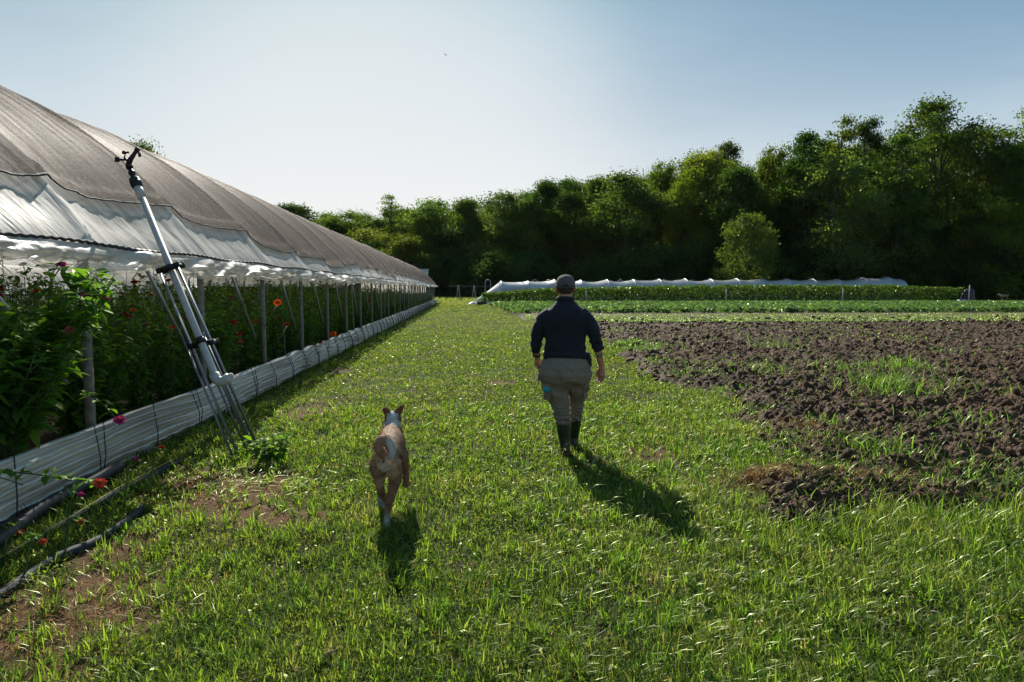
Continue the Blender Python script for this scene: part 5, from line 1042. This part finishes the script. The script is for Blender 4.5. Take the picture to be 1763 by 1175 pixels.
# trousers
t = MB()
t.rings([(0, -.005, .93, .180, .12), (0, -.01, .90, .202, .138), (.0, -.02, .83, .235, .165), (.0, -.03, .76, .252, .178), (0, -.02, .70, .240, .165), (0, 0, .64, .16, .11)], 28, p=2.25)
limb(t, [(-.105, -.02, .78), (-.092, -.01, .68), (-.072, -.005, .60), (-.048, .0, .50), (-.032, .0, .42), (-.018, -.008, .33), (-.015, -.01, .285)], [.13, .135, .116, .090, .078, .073, .072], 18)
limb(t, [(.11, -.01, .78), (.122, .02, .68), (.126, .06, .60), (.116, .12, .50), (.114, .145, .43), (.112, .17, .36), (.112, .19, .30)], [.13, .120, .094, .071, .060, .056, .055], 18)
def trd(V):
    low = smooth(.52, .40, V[:, 2]); side = np.where(V[:, 0] < .04, 0, 3.0)
    d = .0085 * low * np.sin(V[:, 2] * 125 + 30 * f3(V, 6) + side + V[:, 0] * 25) + .013 * f3(V, 9) * 1.6 + .016 * low * f3(V, 22)
    d += .007 * np.sin(V[:, 2] * 42 + V[:, 0] * 30 + 8 * f3(V, 4)) * smooth(.5, .62, V[:, 2]) * smooth(.74, .66, V[:, 2])
    d -= .004 * (np.abs(V[:, 2] - .815 - .04 * np.abs(V[:, 0])) < .004) * (V[:, 1] < 0)
    d -= .006 * np.exp(-(V[:, 0] / .006) ** 2) * (V[:, 1] < 0) * (V[:, 2] < .84)
    return d
tro = remesh(t, 'trousers', .0065, M_khaki, W, None, 2, trd)
for (px_, pz_, w_, h_, y_, rz) in ((-.166, .60, .046, .07, -.085, -.75), (.19, .60, .03, .065, -.01, .9)):
    pk = MB(); pk.box((px_, y_, pz_), (w_, .005, h_), rz=rz); pk.box((px_ * 1.01, y_ - .004, pz_ + h_ - .012), (w_ * 1.05, .007, .022), rz=rz); remesh(pk, 'pocket', .005, M_khaki, tro, None, 2)
for s_ in (-1, 1): pk = MB(); pk.box((s_ * .105, -.178, .775), (.055, .004, .06), rz=s_ * .35); remesh(pk, 'pocket', .004, M_khaki, tro, None, 1)
tg = MB(); tg.box((-.172, -.118, .628), (.033, .006, .022), rz=-.6); tg.build('teal_tag', solid('teal_tag', (.01, .30, .38), .5, var=.15), tro, False, False)
# boots
for nm, pts in (('left', [(-.017, -.01, .34), (-.013, -.012, .25), (-.002, -.018, .15), (.006, -.022, .085)]), ('right', [(.112, .185, .36), (.110, .20, .27), (.100, .225, .17), (.092, .245, .095)])):
    bt = MB(); limb(bt, pts, [.066, .064, .054, .050] if nm == 'left' else [.052, .052, .047, .045], 16); e = pts[-1]
    yaw = .06 if nm == 'left' else -.05
    bt.rings([(e[0], e[1] + .055, .0, .048, .128), (e[0], e[1] + .055, .022, .050, .132), (e[0], e[1] + .055, .030, .046, .126), (e[0], e[1] + .045, .06, .045, .115), (e[0], e[1] + .012, .095, .043, .068), (e[0], e[1], .12, .046, .05)], 20, p=2.5)
    remesh(bt, 'boot', .006, M_boot, W, None, 3, lambda V: .004 * f3(V, 12) * 2)
# hair and cap
h = MB(); h.rings([(0, -.012, 1.500, .052, .060), (0, -.010, 1.52, .068, .076), (0, -.006, 1.55, .077, .086), (0, .0, 1.59, .078, .086), (0, .005, 1.62, .06, .07)], 22)
remesh(h, 'hair', .006, solid('brown_hair', (.045, .024, .014), .7, var=.5, scale=60, bump=.7, bscale=200), W, None, 2, lambda V: .003 * f3(V, 60) * 2)
c = MB(); c.rings([(0, .010, 1.552, .088, .104), (0, .010, 1.575, .0895, .105), (0, .008, 1.61, .087, .101), (0, .006, 1.64, .076, .090), (0, .004, 1.662, .056, .068), (0, .003, 1.674, .028, .036), (0, .003, 1.677, .008, .01)], 30)
v = c.V[0]
# rear arch opening above the strap: lift the rim at the back, peak at the front
lift = np.exp(-((v[:, 0] / .034) ** 2)) * (v[:, 1] < -.03) * smooth(1.60, 1.552, v[:, 2]); v[:, 2] += .040 * lift
M_cap = solid('grey_cap', (.105, .088, .085), .9, var=.2, scale=40, bump=.4, bscale=300)
cp = c.build('cap', M_cap, W, True, False)
k_ = MB(); uu = np.linspace(-1, 1, 15); vv = np.linspace(0, 1, 6); UU, VV = np.meshgrid(uu, vv, indexing='ij'); 
bx = .078 * UU * (1 - .12 * VV ** 2); by = .105 * np.sqrt(1 - (UU * .80) ** 2) + .075 * VV * np.sqrt(np.clip(1 - UU ** 2, 0, 1)); bz = 1.557 - .018 * UU ** 2 - .012 * VV
k_.grid(np.stack([bx, by, bz], -1)); k_.grid(np.stack([bx, by, bz - .004], -1)[:, ::-1]); k_.build('cap_brim', M_cap, cp, True, False)
st = MB(); th_ = np.linspace(-2.25, -.89, 14); st.tube(np.stack([.0885 * np.cos(th_), .01 + .1045 * np.sin(th_), np.full(14, 1.560)], -1), .009, 6, squash=.4); st.build('cap_strap', M_cap, cp, True, False)
bn = MB(); bn.ball((0, .004, 1.679), (.008, .008, .005), 8); bn.build('cap_button', M_cap, cp, True, False)
# watch, holster
wt = MB(); d_ = np.array([.0, .5, -.85]); d_ /= np.linalg.norm(d_); wc = np.array([-.262, .115, .925]); wt.tube([wc - d_ * .011, wc + d_ * .011], .033, 18); wt.box(wc + np.array([-.034, 0, 0]), (.006, .018, .018)); wt.build('wrist_watch', solid('black_strap', (.012, .012, .013), .5), W, True, False)
hs_ = MB(); hs_.rings([(.222, .01, .82, .012, .03), (.226, .01, .84, .02, .04), (.222, .005, .90, .024, .045), (.208, .0, .955, .018, .035), (.204, 0, .965, .01, .02)], 14, p=3); hs_.build('hip_pouch', M_blk, W, True, False)
ph_ = MB(); ph_.box((.243, -.03, .765), (.006, .016, .02)); ph_.build('pocket_tool', solid('dark_blue', (.02, .025, .08), .4), W, False, False)
# held black case
cx, cyy = -.236, .10; rz = R(-7); wx = gx + cx * math.cos(rz) - cyy * math.sin(rz); wy = gy + cx * math.sin(rz) + cyy * math.cos(rz)
hc = MB(); hc.box((0, 0, 0), (.013, .034, .058)); hc.tube([(0, 0, .05), (0, .0, .085)], [.009, .006], 8); hcv = remesh(hc, 'black_case', .0035, M_blk, None, None, 3); hcv.location = (wx, wy, .745); hcv.rotation_euler = (.1, .08, rz)
tag(hcv, 'small black case held in the left hand of the walking person', 'case')

# ---------------------------------------------------------------- dogs
def dog(pos, rz, sc, label, colf, tailup=True, stand=False):
    D = empty('dog', (*pos, 0), rz); D.scale = (sc,) * 3; b = MB()
    # trunk along +y
    P = [(0, -.055, .455, .056, .072), (0, 0, .462, .078, .098), (0, .10, .458, .084, .108), (0, .20, .455, .088, .105), (0, .30, .440, .098, .125), (0, .40, .430, .106, .145), (0, .50, .435, .098, .145), (0, .57, .47, .07, .11)]
    th = np.linspace(0, 2 * np.pi, 22, endpoint=False); m_ = len(P); s_ = np.linspace(0, m_ - 1, m_ * 4); PP = np.stack([np.interp(s_, range(m_), np.array(P)[:, j]) for j in range(5)], -1)
    V = np.concatenate([np.stack([p[3] * np.cos(th), np.full(22, p[1]), p[2] + p[4] * np.sin(th)], -1) for p in PP]); k = len(PP); i = np.arange(k - 1)[:, None]; j = np.arange(22)[None]
    q = np.stack([i * 22 + j, i * 22 + (j + 1) % 22, (i + 1) * 22 + (j + 1) % 22, (i + 1) * 22 + j], -1).reshape(-1, 4); V = np.vstack([V, [0, P[0][1] - .01, P[0][2]], [0, P[-1][1] + .01, P[-1][2]]]); jj = np.arange(22)
    b.add(V, [q[:, ::-1], np.stack([np.full(22, k * 22), jj, (jj + 1) % 22], -1), np.stack([np.full(22, k * 22 + 1), (k - 1) * 22 + (jj + 1) % 22, (k - 1) * 22 + jj], -1)])
    limb(b, [(0, .50, .46), (0, .60, .515), (0, .66, .56)], [.088, .068, .058])
    b.ball((0, .70, .585), (.062, .075, .060), 14); limb(b, [(0, .73, .575), (0, .80, .55), (0, .86, .54)], [.045, .032, .024]); b.ball((0, .878, .548), (.013, .012, .011), 8)
    for s in (-1, 1): b.ball((s * .035, .755, .605), (.012, .012, .011), 8); b.ball((s * .040, .70, .63), (.022, .02, .02), 8)
    if stand:
        HL = [((s * .06, .02, .44), (s * .07, .05, .30), (s * .068, -.07, .17), (s * .068, -.03, .03)) for s in (-1, 1)]; FL = [((s * .07, .44, .40), (s * .072, .43, .27), (s * .07, .46, .15), (s * .07, .45, .03)) for s in (-1, 1)]
    else:
        # near hind leg planted; other mid-stride; one fore planted, other lifted
        HL = [((-.050, .03, .43), (-.068, .15, .31), (-.040, .10, .20), (-.012, .20, .10)), ((.046, .0, .44), (.058, .06, .30), (.026, -.07, .19), (.000, -.05, .03))]
        FL = [((-.066, .42, .40), (-.066, .40, .28), (-.066, .34, .15), (-.058, .29, .03)), ((.07, .44, .40), (.095, .42, .30), (.102, .51, .25), (.104, .45, .17))]
    for a in HL:
        limb(b, [a[0], ((a[0][0] * .7 + a[1][0] * .3), (a[0][1] + a[1][1]) / 2, (a[0][2] + a[1][2]) / 2), a[1], a[2], ((a[2][0] + a[3][0]) / 2, (a[2][1] + a[3][1]) / 2 + .0, (a[2][2] + a[3][2]) / 2), a[3]], [.052, .058, .040, .022, .018, .019], 14)
        b.ball((a[3][0], a[3][1] + .02, a[3][2] - .008), (.024, .038, .021), 10)
    for i_, a in enumerate(FL):
        limb(b, [a[0], a[1], a[2], a[3]], [.058, .036, .023, .020], 12); low = (not stand and i_ == 1)
        b.ball((a[3][0], a[3][1] + (.0 if low else .018), a[3][2] - .008), (.024, .024 if low else .036, .03 if low else .021), 10)
    # underside cleft between the thighs stays; belly tuck comes from the trunk rings
    if tailup: limb(b, [(.0, -.05, .49), (-.03, -.10, .53), (-.045, -.11, .575), (-.025, -.095, .605), (.012, -.085, .600), (.04, -.095, .565), (.05, -.11, .52), (.045, -.12, .49)], [.028, .027, .028, .031, .033, .031, .025, .012], 12)
    else: limb(b, [(.0, -.05, .49), (.0, -.12, .47), (.0, -.17, .38)], [.024, .018, .008], 10)
    o = remesh(b, 'body', .0065, M_fur, D, colf, 2)
    if not stand:
        rf = np.random.RandomState(77); me = o.data; nv = len(me.vertices); VV_ = np.zeros(nv * 3, np.float32); me.vertices.foreach_get('co', VV_); VV_ = VV_.reshape(-1, 3).astype(float); NN = np.zeros(nv * 3, np.float32); me.vertices.foreach_get('normal', NN); NN = NN.reshape(-1, 3).astype(float)
        CC = colf(VV_, NN); ix = rf.randint(0, nv, 46000); ix = ix[VV_[ix, 2] > .03]; m__ = len(ix)
        flow = np.tile([[0, -.8, -.5]], (m__, 1)) + rf.randn(m__, 3) * .28; Nv = NN[ix]; flow -= (flow * Nv).sum(1)[:, None] * Nv; flow /= np.linalg.norm(flow, axis=1)[:, None] + 1e-6; dr = flow * .9 + Nv * (.22 + .2 * rf.rand(m__, 1)); ln = (.010 + .009 * rf.rand(m__))[:, None]
        sd_ = np.cross(flow, Nv) * .0011; p0 = VV_[ix] + rf.randn(m__, 3) * .002; hv = np.stack([p0 - sd_, p0 + sd_, p0 + dr * ln], 1).reshape(-1, 3)
        build_np('fur', hv, [(np.arange(m__) * 3)[:, None] + np.arange(3)[None]], M_fur, D, col=np.repeat(np.clip(CC[ix] * (.55 + .9 * rf.rand(m__, 1)), 0, 1), 3, 0))
    for s, fold in ((-1, 1), (1, .15)):
        e = MB(); uu = np.linspace(0, 1, 9); vv = np.linspace(-1, 1, 7); UU, VV = np.meshgrid(uu, vv, indexing='ij'); wd = .034 * (1 - UU ** 1.6) + .002
        hx = s * (.036 + .052 * UU); hz = .632 + .078 * UU - (.065 * fold) * np.clip(UU - .55, 0, 1) ** 1.0 * 2.2; hy = .69 - .01 * UU + .02 * fold * UU ** 2
        X = hx + VV * wd * .70 * s; Y = hy - .012 * (1 - VV ** 2) + VV * wd * .5; Z = hz + VV * wd * .35 * -1
        X = X + fold * s * .02 * np.clip(UU - .6, 0, 1)
        e.grid(np.stack([X, Y, Z], -1)); e.grid(np.stack([X, Y + .006, Z - .003], -1)[:, ::-1]); e.build('ear', M_ear, D, True, False)
    if not stand:
        cl = MB(); th = np.linspace(0, 2 * np.pi, 25); cp_ = np.array([0, .585, .507]); A = np.array([1, 0, 0]); B = np.array([0, -.62, .78]); cl.tube(cp_ + .073 * np.cos(th)[:, None] * A + .076 * np.sin(th)[:, None] * B, .008, 6, cap=False); cl.build('collar', solid('brown_collar', (.06, .03, .025), .6), D, True, False)
    tag(D, label, 'dog'); return D
M_fur = solid('short_fur', (.3, .15, .08), .75, var=.22, scale=45, bump=.5, bscale=180, vcol=True, sheen=.2)
M_ear = solid('ear_fur', (.16, .055, .025), .8, var=.2)
def dcol(V, Nn):
    tan = np.array([.54, .345, .20]); brown = np.array([.27, .115, .045]); white = np.array([.55, .52, .48])
    k = smooth(-.12, .10, f3(V, 8) * 3.0 + .8 * (V[:, 2] - .47))[:, None]; k = k * smooth(.13, .06, np.abs(V[:, 0]) + .12 * f3(V, 9))[:, None]; c = brown * (1 - k) + tan * k
    c = c * (1 + .9 * f3(V, 28)[:, None] + .8 * f3(V, 70)[:, None])
    neck = smooth(.515, .545, V[:, 1] + .05 * f3(V, 12)) * (V[:, 2] > .40); c = c * (1 - neck[:, None]) + white * neck[:, None]
    cheek = (np.abs(V[:, 0]) > .042) & (V[:, 1] > .65) & (V[:, 2] > .56); c[cheek] = brown
    rump = smooth(.05, .02, np.abs(V[:, 0])) * smooth(.0, -.03, V[:, 1]) * smooth(.47, .43, V[:, 2]) * (V[:, 2] > .36); c = c * (1 - .4 * rump[:, None]) + white * .4 * rump[:, None]
    tail = (V[:, 1] < -.065) & (V[:, 2] > .47); tw = smooth(.012, .034, V[:, 0] + .10 * f3(V, 18))[:, None]; tc_ = (brown * .9 + tan * .35) * (1 - tw) + white * tw; c[tail] = tc_[tail]
    an = (np.hypot(V[:, 0] + .01, V[:, 2] - .452) < .010) & (V[:, 1] < -.03); c[an] = [.02, .012, .01]
    pw = smooth(.16, .07, V[:, 2]); c = c * (1 - pw[:, None]) + (white * .8) * pw[:, None]; c[V[:, 2] < .014] = [.03, .025, .02]
    spt = (f3(V, 22) > .08) & (V[:, 2] < .2); c[spt] = c[spt] * .35
    return c
dx, dy = G(661, 912)
dog((dx + .012, dy + .05), R(2), .99, 'tan and white dog with a curled white tipped tail trotting up the grass path', dcol)
def dcol2(V, Nn):
    c = np.tile([[.30, .15, .08]], (len(V), 1)); w = (V[:, 1] > .55); c[w] = [.6, .55, .5]; return c
a = G(1737, 519); dog((a[0] - .3, a[1]), R(88), 1.45, 'small looking brown dog with a pale head far off on the grass at the right', dcol2, True, True)
# bird, far up in the sky
bd = MB(); bd.rings([(0, 0, -.22, .01, .01), (0, 0, -.1, .06, .05), (0, 0, .08, .07, .06), (0, 0, .2, .03, .03), (0, 0, .26, .01, .01)], 10); v = bd.V[0]; bd.V[0] = v[:, [0, 2, 1]]
for s in (-1, 1):
    bd.grid(np.array([[[s * .04, .10, .02], [s * .04, -.06, .02]], [[s * .28, .12, .12], [s * .28, -.05, .10]], [[s * .55, -.02, .06], [s * .52, -.08, .05]]])); 
bd.grid(np.array([[[-.03, -.2, 0], [.03, -.2, 0]], [[-.06, -.34, 0], [.06, -.34, 0]]]))
a = atY(767, 95, 150); o = bd.build('bird', M_blk, col=False); o.location = a; o.rotation_euler = (0, .5, .6); tag(o, 'tiny dark bird high in the sky above the path', 'bird')
bpy.context.view_layer.update()
